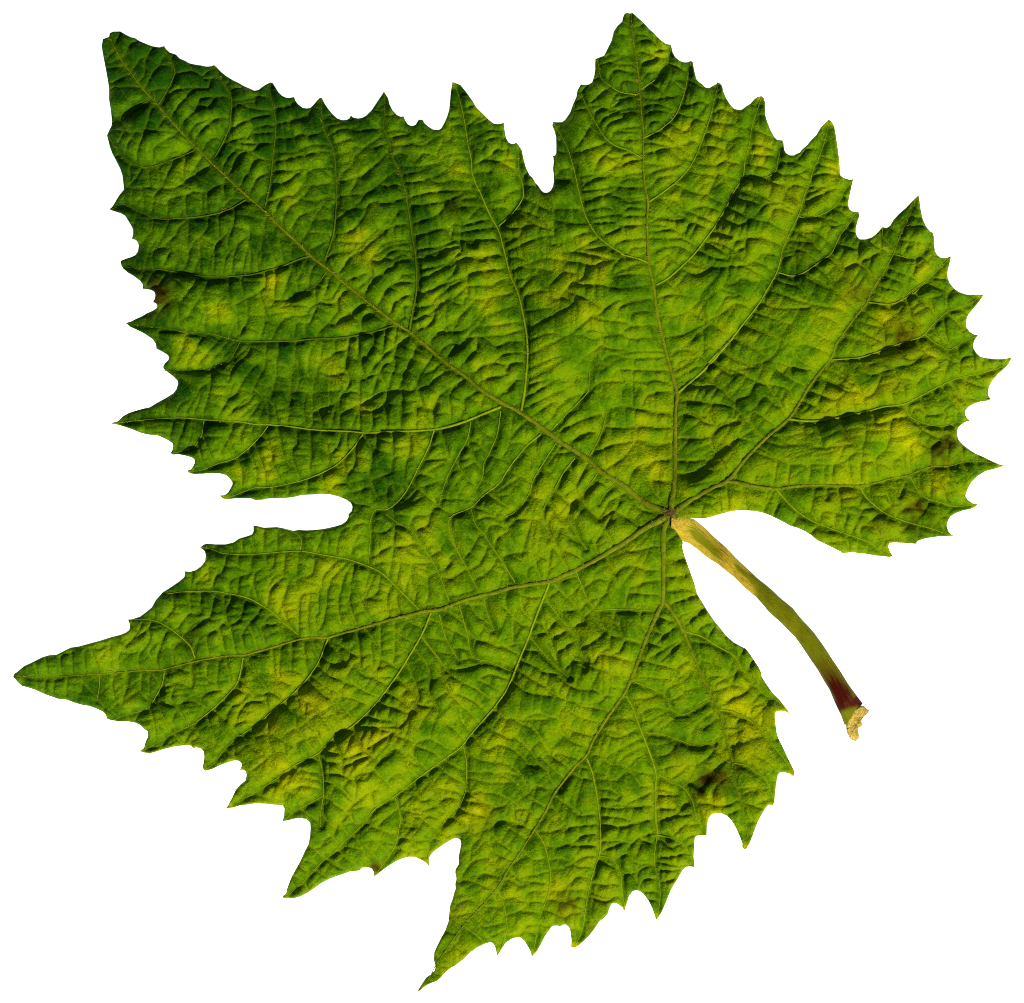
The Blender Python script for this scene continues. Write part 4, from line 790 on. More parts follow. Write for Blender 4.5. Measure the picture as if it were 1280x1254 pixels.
2|0.9|0.7|577.4,1093.7 585.7,1081.2
2|0.9|0.7|594,1099.9 604.4,1089.5 623.1,1095.7
2|0.9|0.7|573.3,1102 583.7,1097.8
2|0.9|0.7|569.2,1118.5 583.7,1116.5 598.2,1126.8
2|0.9|0.7|567.1,1135.1 575.4,1126.8 587.8,1122.7
2|0.9|0.7|562.9,1145.5 579.5,1141.4
2|0.9|0.7|637.6,1087.4 654.2,1102
2|0.9|0.7|625.1,1110.3 633.4,1097.8 650,1106.1
2|0.9|0.7|637.6,1081.2 652.1,1070.9
2|0.9|0.7|652.1,1060.5 666.6,1072.9
2|0.9|0.7|602.3,1131 625.1,1133.1
2|0.9|0.7|596.1,1137.2 612.7,1151.7
2|0.9|0.7|592,1143.4 604.4,1155.9
2|0.9|0.7|612.7,1155.9 631.4,1151.7
2|0.9|0.7|614.8,1168.3 633.4,1160
2|0.9|0.7|629.3,1122.7 652.1,1118.5
2|0.9|0.7|633.4,1143.4 652.1,1135.1
2|0.9|0.7|552.6,1189 571.2,1176.6
2|0.9|0.7|548.4,1197.3 567.1,1182.8
2|0.9|0.7|565,1178.7 581.6,1189
2|0.9|0.7|558.8,1199.4 567.1,1205.6
2|0.9|0.7|351.1,922.8 361.5,929
2|0.9|0.7|340.7,941.5 328.3,951.8
2|0.9|0.7|332.4,945.6 344.9,960.1
2|0.9|0.7|369.8,931.1 369.8,951.8
2|0.9|0.7|384.3,924.9 388.4,941.5
2|0.9|0.7|396.7,912.4 402.9,931.1
2|0.9|0.7|417.4,922.8 427.8,945.6 427.8,958.1
2|0.9|0.7|442.3,908.3 452.7,931.1
2|0.9|0.7|427.8,947.7 452.7,939.4
2|0.9|0.7|432,956 452.7,947.7
2|0.9|0.7|475.5,924.9 485.9,918.7
2|0.9|0.7|473.4,953.9 483.8,941.5 496.2,934.2 510.7,941.5
2|0.9|0.7|444.4,980.9 444.4,968.4 465.1,962.2 473.4,949.8
2|0.9|0.7|473.4,966.3 485.9,978.8 496.2,989.2
2|0.9|0.7|444.4,995.4 446.5,980.9
2|0.9|0.7|461,989.2 473.4,985
2|0.9|0.7|512.8,941.5 535.6,962.2
2|0.9|0.7|498.3,935.2 512.8,949.8
2|0.9|0.7|517,947.7 519,929 539.8,922.8 560.5,935.2
2|0.9|0.7|485.9,972.6 498.3,964.3 512.8,976.7
2|0.9|0.7|436.1,1009.9 448.5,999.5
2|0.9|0.7|438.2,1016.1 444.4,1028.5 458.9,1024.4
2|0.9|0.7|417.4,1043.1 423.7,1028.5 436.1,1016.1
2|0.9|0.7|402.9,1016.1 417.4,1032.7
2|0.9|0.7|402.9,1049.3 413.3,1045.1
2|0.9|0.7|400.9,1057.6 411.2,1043.1 423.7,1053.4
2|0.9|0.7|388.4,1057.6 407.1,1072.1
2|0.9|0.7|382.2,1074.2 396.7,1078.3
2|0.9|0.7|371.8,1080.4 388.4,1090.7
2|0.9|0.7|363.5,1092.8 380.1,1099
2|0.9|0.7|380.1,1103.2 386.3,1113.6
2|0.9|0.7|407.1,1072.1 432,1086.6
2|0.9|0.7|419.5,1063.8 436.1,1057.6 454.8,1061.7
2|0.9|0.7|442.3,1043.1 454.8,1061.7 456.8,1078.3
2|0.9|0.7|458.9,1026.5 473.4,1036.8
2|0.9|0.7|500.4,1032.7 519,1034.8
2|0.9|0.7|496.2,1045.1 521.1,1049.3
2|0.9|0.7|469.3,1049.3 494.2,1053.4
2|0.9|0.7|473.4,1034.8 496.2,1043.1
2|0.9|0.7|502.5,1012 527.3,1016.1
2|0.9|0.7|500.4,1022.3 517,1028.5
2|0.9|0.7|519,978.8 527.3,999.5 539.8,995.4
2|0.9|0.7|533.6,966.3 546,987.1 552.2,999.5
2|0.9|0.7|517,1016.1 535.6,1018.2
2|0.9|0.7|548.1,1007.8 564.7,1020.3
2|0.9|0.7|541.9,1032.7 556.4,1043.1
2|0.9|0.7|539.8,1045.1 560.5,1053.4
2|0.9|0.7|523.2,1057.6 535.6,1059.6
2|0.9|0.7|510.7,1063.8 506.6,1072.1
2|0.9|0.7|158.3,840.7 156.2,869.8
2|0.9|0.7|179,842.8 177,863.5 185.2,873.9
2|0.9|0.7|187.3,840.7 187.3,857.3
2|0.9|0.7|241.2,857.3 241.2,834.5
2|0.9|0.7|212.2,857.3 222.6,851.1 239.2,859.4
2|0.9|0.7|206,847 218.4,857.3 214.3,871.8
2|0.9|0.7|257.8,828.3 259.9,847 270.3,853.2
2|0.9|0.7|274.4,826.2 272.3,844.9
2|0.9|0.7|282.7,861.5 264,863.5 253.7,869.8
2|0.9|0.7|270.3,884.3 278.5,876 295.1,863.5
2|0.9|0.7|257.8,884.3 241.2,876 222.6,880.1
2|0.9|0.7|243.3,905 253.7,888.4
2|0.9|0.7|232.9,900.9 224.6,888.4
2|0.9|0.7|220.5,913.3 216.3,898.8
2|0.9|0.7|266.1,886.3 278.5,896.7
2|0.9|0.7|297.2,861.5 313.8,867.7
2|0.9|0.7|299.3,847 315.9,861.5
2|0.9|0.7|307.6,824.1 324.2,847
2|0.9|0.7|340.7,824.1 342.8,842.8
2|0.9|0.7|357.3,876 338.7,863.5 330.4,867.7
2|0.9|0.7|336.6,892.6 332.5,871.8
2|0.9|0.7|322.1,905 309.6,898.8 291,907.1
2|0.9|0.7|299.3,919.5 291,909.2
2|0.9|0.7|282.7,934 262,925.7
2|0.9|0.7|274.4,942.3 257.8,929.9
2|0.9|0.7|293.1,923.7 295.1,942.3
2|0.9|0.7|371.9,859.4 355.3,851.1
2|0.9|0.7|369.8,863.5 382.2,880.1
2|0.9|0.7|357.3,880.1 369.8,892.6
2|0.9|0.7|382.2,844.9 369.8,836.6
2|0.9|0.7|369.8,927.8 396.7,917.4
2|0.9|0.7|349,969.3 336.6,946.5
2|0.9|0.7|332.5,981.7 317.9,965.1
2|0.9|0.7|320,990 309.6,981.7
2|0.9|0.7|367.7,956.8 359.4,944.4
2|0.9|0.7|376,946.5 369.8,927.8
2|0.9|0.7|394.7,940.3 384.3,923.7
2|0.9|0.7|369.8,958.9 384.3,977.6
2|0.9|0.7|357.3,987.9 369.8,992.1 380.1,1006.6
2|0.9|0.7|197.7,907.1 206,921.6
2|0.9|0.7|187.3,936.1 201.8,932
2|0.9|0.7|243.3,909.2 232.9,923.7
2|0.9|0.7|47.7,845.1 45.6,828.5
2|0.9|0.7|60.1,845.1 58.1,822.3
2|0.9|0.7|76.7,845.1 76.7,822.3 87.1,816.1
2|0.9|0.7|91.2,843.1 91.2,818.2
2|0.9|0.7|107.8,843.1 105.7,816.1 116.1,809.9
2|0.9|0.7|124.4,841 120.3,828.5
2|0.9|0.7|138.9,838.9 138.9,803.7
2|0.9|0.7|149.3,836.8 149.3,816.1 165.9,816.1
2|0.9|0.7|174.2,836.8 174.2,820.3 186.6,801.6
2|0.9|0.7|194.9,832.7 186.6,816.1
2|0.9|0.7|199,834.8 197,820.3 209.4,787.1
2|0.9|0.7|215.6,830.6 219.8,807.8 234.3,799.5
2|0.9|0.7|161.7,803.7 172.1,791.2 180.4,776.7
2|0.9|0.7|182.5,789.2 192.8,776.7
2|0.9|0.7|199,803.7 211.5,785
2|0.9|0.7|221.9,785 234.3,768.4 248.8,764.3
2|0.9|0.7|203.2,776.7 215.6,762.2
2|0.9|0.7|230.1,793.3 248.8,780.9
2|0.9|0.7|207.3,743.5 217.7,739.4 259.2,739.4
2|0.9|0.7|236.4,739.4 238.4,756
2|0.9|0.7|215.6,749.8 217.7,739.4
2|0.9|0.7|250.9,739.4 253,751.8
2|0.9|0.7|58.1,847.2 56,865.9
2|0.9|0.7|68.4,847.2 66.3,867.9
2|0.9|0.7|85,845.1 82.9,870
2|0.9|0.7|103.7,843.1 101.6,865.9
2|0.9|0.7|143.1,843.1 141,857.6
2|0.9|0.7|161.7,841 159.6,857.6 153.4,876.2
2|0.9|0.7|178.3,838.9 176.2,861.7 184.5,874.2
2|0.9|0.7|188.7,838.9 186.6,853.4
2|0.9|0.7|219.8,834.8 228.1,836.8
2|0.9|0.7|238.4,832.7 240.5,853.4
2|0.9|0.7|228.1,876.2 248.8,865.9
2|0.9|0.7|207.3,859.6 219.8,853.4 240.5,857.6
2|0.9|0.7|157.6,884.5 145.1,878.3
2|0.9|0.7|176.2,888.7 170,901.1
2|0.9|0.7|284.8,692 280.6,710.6
2|0.9|0.7|299.3,693 299.3,708.5 311.7,712.7
2|0.9|0.7|315.9,692 313.8,712.7
2|0.9|0.7|330.4,692 334.5,706.5
2|0.9|0.7|342.8,692 342.8,704.4
2|0.9|0.7|357.3,692 355.3,712.7
2|0.9|0.7|373.9,689.9 371.9,712.7
2|0.9|0.7|392.6,694 390.5,716.8
2|0.9|0.7|315.9,673.3 320,689.9
2|0.9|0.7|330.4,662.9 330.4,689.9
2|0.9|0.7|347,662.9 347,673.3
2|0.9|0.7|303.4,675.4 303.4,692
2|0.9|0.7|291,681.6 293.1,692
2|0.9|0.7|264,687.8 274.4,681.6
2|0.9|0.7|274.4,710.6 266.1,733.4
2|0.9|0.7|262,723.1 262,708.5 272.3,708.5
2|0.9|0.7|286.8,741.7 288.9,725.1 311.7,716.8
2|0.9|0.7|297.2,739.6 299.3,725.1
2|0.9|0.7|311.7,743.8 315.9,729.3
2|0.9|0.7|334.5,758.3 338.7,737.6 357.3,721 369.8,729.3
2|0.9|0.7|349,764.5 357.3,739.6
2|0.9|0.7|237.1,739.6 239.2,756.2
2|0.9|0.7|251.6,739.6 251.6,758.3
2|0.9|0.7|266.1,760.4 270.3,741.7
2|0.9|0.7|286.8,758.3 293.1,745.9
2|0.9|0.7|299.3,774.9 307.6,752.1
2|0.9|0.7|320,770.7 328.3,758.3
2|0.9|0.7|336.6,770.7 342.8,766.6
2|0.9|0.7|344.9,779 353.2,770.7
2|0.9|0.7|357.3,797.7 349,772.8
2|0.9|0.7|332.5,803.9 326.2,783.2 338.7,779
2|0.9|0.7|315.9,772.8 303.4,791.5
2|0.9|0.7|222.6,785.3 237.1,766.6 247.4,768.7
2|0.9|0.7|230.9,791.5 243.3,779 262,772.8
2|0.9|0.7|243.3,812.2 251.6,795.6 270.3,787.3
2|0.9|0.7|262,820.5 259.9,803.9
2|0.9|0.7|282.7,818.4 278.5,799.8
2|0.9|0.7|295.1,818.4 291,793.6
2|0.9|0.7|307.6,816.4 303.4,797.7
2|0.9|0.7|218.4,828.8 214.3,808.1 226.7,799.8
2|0.9|0.7|197.7,835 187.3,814.3 195.6,803.9
2|0.9|0.7|373.9,791.5 376,745.9 398.8,739.6
2|0.9|0.7|386.4,793.6 384.3,770.7
2|0.9|0.7|396.7,795.6 394.7,766.6
2|0.9|0.7|367.7,731.4 373.9,723.1 388.4,718.9
2|0.9|0.7|241.2,822.6 241.2,839.2
2|0.9|0.7|274.4,820.5 272.3,837.1
2|0.9|0.7|340.7,810.1 342.8,828.8
2|0.9|0.7|365.6,803.9 365.6,824.7
2|0.9|0.7|380.1,799.8 382.2,824.7
2|0.9|0.7|336.6,531.1 334.5,506.2
2|0.9|0.7|359.4,533.2 361.5,518.7
2|0.9|0.7|390.5,531.1 392.6,516.6 417.4,506.2
2|0.9|0.7|425.7,537.3 425.7,520.7 440.3,510.4
2|0.9|0.7|450.6,539.4 450.6,516.6 465.1,514.5
2|0.9|0.7|483.8,537.3 483.8,506.2
2|0.9|0.7|500.4,535.2 502.5,506.2
2|0.9|0.7|519,535.2 521.1,510.4
2|0.9|0.7|541.9,535.2 541.9,508.3
2|0.9|0.7|562.6,531.1 562.6,506.2
2|0.9|0.7|402.9,539.4 402.9,558.1
2|0.9|0.7|369.8,537.3 371.8,553.9
2|0.9|0.7|423.7,556 425.7,543.5
2|0.9|0.7|388.4,539.4 388.4,558.1
2|0.9|0.7|463.1,587.1 465.1,564.3 456.8,545.6
2|0.9|0.7|492.1,543.5 490,582.9
2|0.9|0.7|510.7,539.4 512.8,560.1 506.6,582.9
2|0.9|0.7|490,591.2 477.6,595.4
2|0.9|0.7|444.4,616.1 432,597.4 421.6,582.9
2|0.9|0.7|407.1,612 402.9,593.3
2|0.9|0.7|384.3,616.1 384.3,599.5
2|0.9|0.7|361.5,618.2 361.5,605.7
2|0.9|0.7|342.8,620.3 340.7,609.9
2|0.9|0.7|409.2,612 425.7,618.2
2|0.9|0.7|415.4,612 419.5,605.7 436.1,603.7
2|0.9|0.7|444.4,614 456.8,609.9
2|0.9|0.7|440.3,628.5 463.1,632.7 469.3,638.9
2|0.9|0.7|483.8,636.8 485.9,607.8 502.5,605.7
2|0.9|0.7|440.3,663.8 444.4,655.5 463.1,653.4
2|0.9|0.7|492.1,686.6 494.2,659.6 500.4,655.5
2|0.9|0.7|485.9,719.8 492.1,686.6
2|0.9|0.7|519,663.8 535.6,655.5
2|0.9|0.7|535.6,653.4 539.8,636.8 548.1,633.7
2|0.9|0.7|550.1,632.7 552.2,624.4 564.7,624.4
2|0.9|0.7|550.1,634.8 566.7,643.1
2|0.9|0.7|562.6,653.4 566.7,643.1 579.2,636.8
2|0.9|0.7|562.6,655.5 564.7,676.2
2|0.9|0.7|519,591.2 537.7,595.4
2|0.9|0.7|527.3,576.7 543.9,574.6
2|0.9|0.7|541.9,603.7 554.3,599.5
2|0.9|0.7|514.9,603.7 529.4,616.1
2|0.9|0.7|506.6,630.6 519,616.1
2|0.9|0.7|442.3,665.9 454.8,667.9
2|0.9|0.7|436.1,699 444.4,676.2
2|0.9|0.7|419.5,694.9 425.7,665.9
2|0.9|0.7|394.6,690.7 402.9,670
2|0.9|0.7|376,686.6 378.1,670
2|0.9|0.7|347,690.7 347,665.9
2|0.9|0.7|328.3,690.7 328.3,665.9
2|0.9|0.7|463.1,705.3 473.4,703.2 494.2,701.1
2|0.9|0.7|485.9,721.9 490,705.3
2|0.9|0.7|512.8,680.4 523.2,678.3
2|0.9|0.7|529.4,684.5 541.9,680.4
2|0.9|0.7|537.7,694.9 552.2,686.6
2|0.9|0.7|523.2,703.2 539.8,703.2
2|0.9|0.7|514.9,728.1 514.9,707.3 506.6,703.2
2|0.9|0.7|535.6,742.6 535.6,721.9 558.4,709.4
2|0.9|0.7|548.1,719.8 564.7,723.9
2|0.9|0.7|436.1,701.1 417.4,719.8
2|0.9|0.7|444.4,705.3 438.2,730.1
2|0.9|0.7|463.1,709.4 456.8,732.2
2|0.9|0.7|475.5,719.8 471.4,740.5
2|0.9|0.7|496.2,726 498.3,713.6
2|0.9|0.7|338.7,726 347,717.7 355.2,717.7
2|0.9|0.7|373.9,738.4 369.8,726 388.4,717.7
2|0.9|0.7|392.6,713.6 394.6,699
2|0.9|0.7|373.9,742.6 394.6,738.4
2|0.9|0.7|344.1,296.6 360.7,294.5
2|0.9|0.7|375.2,302.8 385.6,286.2
2|0.9|0.7|389.8,311.1 402.2,304.9
2|0.9|0.7|408.4,323.5 422.9,317.3 439.5,315.2
2|0.9|0.7|425,340.1 439.5,321.5 454,315.2
2|0.9|0.7|435.4,350.5 456.1,342.2
2|0.9|0.7|466.5,302.8 472.7,292.4 493.4,282.1
2|0.9|0.7|464.4,323.5 481,304.9 514.2,298.7
2|0.9|0.7|476.8,327.7 489.3,315.2 518.3,313.2
2|0.9|0.7|491.4,336 497.6,327.7 518.3,324.6
2|0.9|0.7|499.6,344.3 520.4,342.2
2|0.9|0.7|493.4,354.6 520.4,352.6
2|0.9|0.7|489.3,389.9 493.4,377.4 505.9,371.2
2|0.9|0.7|505.9,396.1 503.8,383.7 516.2,381.6
2|0.9|0.7|522.5,325.6 547.3,321.5
2|0.9|0.7|522.5,340.1 545.3,333.9
2|0.9|0.7|520.4,385.7 539,381.6
2|0.9|0.7|547.3,371.2 566,358.8 584.7,348.4
2|0.9|0.7|557.7,331.8 574.3,317.3
2|0.9|0.7|537,394 563.9,371.2
2|0.9|0.7|518.3,414.8 539,404.4
2|0.9|0.7|537,429.3 547.3,416.8 563.9,414.8
2|0.9|0.7|549.4,439.6 563.9,429.3 578.4,433.4
2|0.9|0.7|559.8,445.9 584.7,425.1 599.2,421
2|0.9|0.7|572.2,460.4 595,437.6
2|0.9|0.7|584.7,348.4 584.7,362.9
2|0.9|0.7|578.4,302.8 599.2,300.7
2|0.9|0.7|566,404.4 590.9,379.5
2|0.9|0.7|580.5,412.7 599.2,396.1
2|0.9|0.7|452,412.7 452,400.3 468.5,389.9
2|0.9|0.7|433.3,398.2 447.8,385.7
2|0.9|0.7|420.9,404.4 439.5,389.9
2|0.9|0.7|470.6,412.7 464.4,437.6 452,452.1
2|0.9|0.7|483.1,412.7 478.9,435.5
2|0.9|0.7|495.5,414.8 491.4,435.5
2|0.9|0.7|449.9,421 447.8,443.8
2|0.9|0.7|437.4,423.1 431.2,462.5
2|0.9|0.7|402.2,427.2 400.1,458.3
2|0.9|0.7|472.7,452.1 491.4,435.5 510,423.1
2|0.9|0.7|474.8,466.6 481,456.2 491.4,452.1
2|0.9|0.7|452,474.9 474.8,468.7 485.1,491.5
2|0.9|0.7|418.8,425.1 418.8,433.4
2|0.9|0.7|391.8,472.8 396,464.5 414.6,468.7
2|0.9|0.7|360.7,508.1 362.8,491.5 389.8,489.4
2|0.9|0.7|362.8,495.6 360.7,466.6
2|0.9|0.7|425,497.7 439.5,489.4 449.9,491.5
2|0.9|0.7|452,506 472.7,493.6
2|0.9|0.7|391.8,491.5 410.5,489.4
2|0.9|0.7|340,423.1 356.6,398.2 389.8,393
2|0.9|0.7|367,423.1 371.1,404.4 385.6,404.4
2|0.9|0.7|381.5,423.1 381.5,406.5
2|0.9|0.7|346.2,375.4 367,375.4
2|0.9|0.7|416.7,379.5 429.2,367.1
2|0.9|0.7|406.3,367.1 410.5,356.7
2|0.9|0.7|389.8,383.7 410.5,373.3
2|0.9|0.7|358.7,354.6 364.9,336
2|0.9|0.7|375.2,344.3 383.5,327.7
2|0.9|0.7|348.3,427.2 348.3,441.7
2|0.9|0.7|518.3,508.1 520.4,537.1
2|0.9|0.7|499.6,518.4 503.8,493.6
2|0.9|0.7|466.5,533 466.5,516.4 474.8,512.2
2|0.9|0.7|563.9,520.5 561.9,493.6 578.4,477
2|0.9|0.7|580.5,512.2 580.5,499.8 597.1,489.4
2|0.9|0.7|547.3,503.9 543.2,516.4
2|0.9|0.7|760,232.4 780.7,234.5 803.5,235.6
2|0.9|0.7|772.4,230.4 784.9,224.1 801.5,224.1
2|0.9|0.7|787,253.2 807.7,251.1
2|0.9|0.7|779.7,264.6 787,260.4 808.7,261.5
2|0.9|0.7|780.7,269.8 807.7,270.8
2|0.9|0.7|784.9,319.5 789,311.2 807.7,309.2
2|0.9|0.7|764.1,348.5 772.4,340.3 801.5,327.8
2|0.9|0.7|766.2,334 780.7,319.5
2|0.9|0.7|772.4,361 813.9,356.8
2|0.9|0.7|770.4,396.2 772.4,383.8 791.1,375.5 813.9,373.4
2|0.9|0.7|787,400.4 789,392.1 801.5,390 820.1,389
2|0.9|0.7|778.7,414.9 791.1,407.6 822.2,406.6
2|0.9|0.7|764.1,470.9 772.4,462.6 797.3,462.6 830.5,463.6
2|0.9|0.7|760,435.6 780.7,437.7 830.5,438.7
2|0.9|0.7|791.1,458.4 795.2,448.1 830.5,446
2|0.9|0.7|836.7,446 849.2,437.7 863.7,439.8 878.2,448.1
2|0.9|0.7|840.9,464.7 863.7,452.2
2|0.9|0.7|830.5,421.1 851.2,419 876.1,406.6
2|0.9|0.7|824.3,396.2 847.1,394.2 863.7,385.9
2|0.9|0.7|822.2,373.4 838.8,367.2
2|0.9|0.7|811.8,319.5 828.4,309.2
2|0.9|0.7|813.9,332 832.6,319.5
2|0.9|0.7|830.5,334 832.6,323.7
2|0.9|0.7|845,327.8 836.7,319.5
2|0.9|0.7|820.1,342.3 826.3,332
2|0.9|0.7|811.8,280.1 826.3,271.8 842.9,271.8
2|0.9|0.7|811.8,298.8 834.6,298.8
2|0.9|0.7|853.3,298.8 874,309.2
2|0.9|0.7|855.4,292.6 859.5,282.2 869.9,278.1
2|0.9|0.7|869.9,280.1 886.5,286.3
2|0.9|0.7|872,269.8 892.7,278.1
2|0.9|0.7|872,259.4 886.5,259.4 905.1,267.7
2|0.9|0.7|886.5,247 905.1,255.2
2|0.9|0.7|911.4,247 930,253.2
2|0.9|0.7|913.4,236.6 938.3,244.9
2|0.9|0.7|901,273.9 921.7,282.2
2|0.9|0.7|888.5,292.6 911.4,296.7
2|0.9|0.7|882.3,300.9 909.3,309.2 923.8,321.6
2|0.9|0.7|869.9,313.3 894.8,323.7 909.3,325.7
2|0.9|0.7|859.5,327.8 876.1,334 909.3,336.1
2|0.9|0.7|853.3,336.1 869.9,344.4
2|0.9|0.7|909.3,344.4 911.4,334 925.9,334
2|0.9|0.7|915.5,311.2 917.6,302.9 925.9,300.9
2|0.9|0.7|930,309.2 932.1,298.8 944.5,298.8
2|0.9|0.7|942.5,327.8 965.3,336.1
2|0.9|0.7|952.8,317.4 971.5,319.5
2|0.9|0.7|954.9,298.8 977.7,309.2
2|0.9|0.7|963.2,280.1 986,290.5
2|0.9|0.7|975.6,261.5 996.4,269.8
2|0.9|0.7|981.9,240.7 1000.5,253.2
2|0.9|0.7|979.8,244.9 983.9,232.4
2|0.9|0.7|948.7,263.5 959,255.2 975.6,253.2
2|0.9|0.7|963.2,269.8 967.3,261.5 986,259.4
2|0.9|0.7|990.1,288.4 1008.8,290.5
2|0.9|0.7|983.9,300.9 1008.8,302.9
2|0.9|0.7|977.7,317.4 998.4,313.3
2|0.9|0.7|959,363.1 988.1,373.4
2|0.9|0.7|950.7,379.6 971.5,385.9 1006.7,385.9
2|0.9|0.7|938.3,392.1 959,396.2 986,406.6
2|0.9|0.7|930,408.7 959,419 975.6,427.3
2|0.9|0.7|917.6,425.3 946.6,437.7 971.5,429.4
2|0.9|0.7|903.1,441.9 925.9,454.3 938.3,454.3
2|0.9|0.7|892.7,454.3 915.5,462.6 925.9,468.8
2|0.9|0.7|880.3,400.4 901,412.8 911.4,419
2|0.9|0.7|872,417 884.4,408.7
2|0.9|0.7|878.2,423.2 878.2,435.6
2|0.9|0.7|880.3,429.4 896.8,437.7
2|0.9|0.7|905.1,390 917.6,379.6 934.2,383.8
2|0.9|0.7|901,379.6 905.1,371.4 917.6,371.4
2|0.9|0.7|903.1,363.1 925.9,369.3 938.3,379.6
2|0.9|0.7|917.6,354.8 925.9,348.5 940.4,352.7
2|0.9|0.7|975.6,419 983.9,408.7
2|0.9|0.7|959,412.8 961.1,406.6 971.5,406.6
2|0.9|0.7|842.8,464.3 849,451.8 869.8,447.7
2|0.9|0.7|832.4,441.5 847,437.3 871.8,439.4 882.2,451.8
2|0.9|0.7|840.7,460.1 865.6,451.8
2|0.9|0.7|869.8,420.7 857.3,431.1
2|0.9|0.7|902.9,433.2 909.2,422.8 927.8,427 950.6,441.5
2|0.9|0.7|917.4,424.9 932,427
2|0.9|0.7|911.2,468.4 888.4,453.9 871.8,460.1
2|0.9|0.7|851.1,482.9 871.8,482.9
2|0.9|0.7|849,499.5 871.8,503.7
2|0.9|0.7|849,522.3 855.2,516.1 882.2,520.3
2|0.9|0.7|890.5,538.9 900.9,528.5 923.7,526.5
2|0.9|0.7|917.4,516.1 919.5,499.5 932,495.4
2|0.9|0.7|915.4,530.6 921.6,522.3
2|0.9|0.7|936.1,524.4 942.3,516.1 969.3,532.7
2|0.9|0.7|944.4,507.8 954.8,495.4 969.3,507.8
2|0.9|0.7|965.1,480.9 985.9,487.1 990,503.7
2|0.9|0.7|977.6,468.4 1002.5,480.9
2|0.9|0.7|1000.4,451.8 1023.2,462.2
2|0.9|0.7|1017,416.6 1035.6,427
2|0.9|0.7|1023.2,408.3 1035.6,424.9
2|0.9|0.7|1006.6,431.1 1039.8,443.5
2|0.9|0.7|1050.1,420.7 1075,427
2|0.9|0.7|1039.8,449.8 1058.4,470.5
2|0.9|0.7|1025.3,470.5 1054.3,482.9
2|0.9|0.7|1031.5,460.1 1054.3,472.6
2|0.9|0.7|1012.8,489.2 1033.6,497.4
2|0.9|0.7|1000.4,499.5 1017,507.8
2|0.9|0.7|1000.4,528.5 1006.6,549.3
2|0.9|0.7|1019,528.5 1023.2,545.1
2|0.9|0.7|1043.9,520.3 1043.9,503.7
2|0.9|0.7|973.4,547.2 985.9,555.5
2|0.9|0.7|963.1,553.4 975.5,557.6
2|0.9|0.7|952.7,561.7 969.3,572.1
2|0.9|0.7|944.4,565.9 961,572.1
2|0.9|0.7|925.7,549.3 942.3,551.4
2|0.9|0.7|911.2,557.6 923.7,572.1
2|0.9|0.7|886.3,578.3 894.6,592.8
2|0.9|0.7|847,590.7 865.6,592.8
2|0.9|0.7|820,601.1 838.7,603.2
2|0.9|0.7|820,576.2 838.7,575.2
2|0.9|0.7|820,557.6 836.6,553.4
2|0.9|0.7|820,534.8 838.7,533.7
2|0.9|0.7|820,516.1 840.7,518.2
2|0.9|0.7|820,489.2 840.7,489.2
2|0.9|0.7|1008.7,584.5 1012.8,580.4 1035.6,580.4
2|0.9|0.7|1037.7,603.2 1039.8,580.4 1048.1,572.1
2|0.9|0.7|1073,603.2 1073,582.5
2|0.9|0.7|1060.5,603.2 1056.4,580.4
2|0.9|0.7|985.9,580.4 981.7,599
2|0.9|0.7|985.9,580.4 1006.6,580.4
2|0.9|0.7|967.2,594.9 969.3,580.4
2|0.9|0.7|542.1,240.7 567,238.7 598.1,238.7
2|0.9|0.7|575.2,253.2 581.5,249 602.2,247
2|0.9|0.7|577.3,259.4 606.3,257.3
2|0.9|0.7|589.8,269.8 598.1,261.5 606.3,259.4
2|0.9|0.7|579.4,282.2 610.5,274.9
2|0.9|0.7|579.4,290.5 618.8,284.3
2|0.9|0.7|593.9,309.2 596,300.9 622.9,298.8
2|0.9|0.7|581.5,323.7 591.8,321.6 606.3,320.6 629.2,316.4
2|0.9|0.7|604.3,325.7 608.4,321.6 629.2,319.5
2|0.9|0.7|585.6,344.4 598.1,340.3 631.2,336.1
2|0.9|0.7|612.6,358.9 622.9,352.7 637.4,347.5
2|0.9|0.7|579.4,363.1 583.5,358.9 610.5,356.8
2|0.9|0.7|608.4,379.6 608.4,373.4 641.6,367.2
2|0.9|0.7|602.2,402.5 608.4,394.2 647.8,381.7
2|0.9|0.7|604.3,408.7 622.9,406.6 649.9,402.5
2|0.9|0.7|631.2,419 652,412.8
2|0.9|0.7|620.9,433.6 635.4,427.3 656.1,427.3
2|0.9|0.7|629.2,443.9 656.1,439.8
2|0.9|0.7|631.2,464.7 635.4,456.4 658.2,452.2
2|0.9|0.7|598.1,234.5 620.9,232.4
2|0.9|0.7|608.4,253.2 627.1,249
2|0.9|0.7|612.6,267.7 616.7,261.5 631.2,259.4 639.5,267.7
2|0.9|0.7|625,284.3 647.8,286.3
2|0.9|0.7|627.1,298.8 643.7,296.7
2|0.9|0.7|629.2,307.1 647.8,296.7
2|0.9|0.7|633.3,323.7 647.8,322.6
2|0.9|0.7|643.7,350.6 664.4,346.5
2|0.9|0.7|647.8,365.1 658.2,354.8
2|0.9|0.7|652,375.5 664.4,365.1 683.1,365.1
2|0.9|0.7|656.1,390 685.1,385.9
2|0.9|0.7|660.3,427.3 685.1,417
2|0.9|0.7|662.3,460.5 685.1,450.1 705.9,443.9
2|0.9|0.7|660.3,475 689.3,460.5
2|0.9|0.7|685.1,300.9 683.1,294.6
2|0.9|0.7|701.7,305 689.3,307.1
2|0.9|0.7|701.7,315.4 720.4,315.4
2|0.9|0.7|714.2,296.7 720.4,313.3
2|0.9|0.7|693.4,276 716.2,280.1 732.8,280.1
2|0.9|0.7|693.4,261.5 712.1,261.5 728.7,262.5
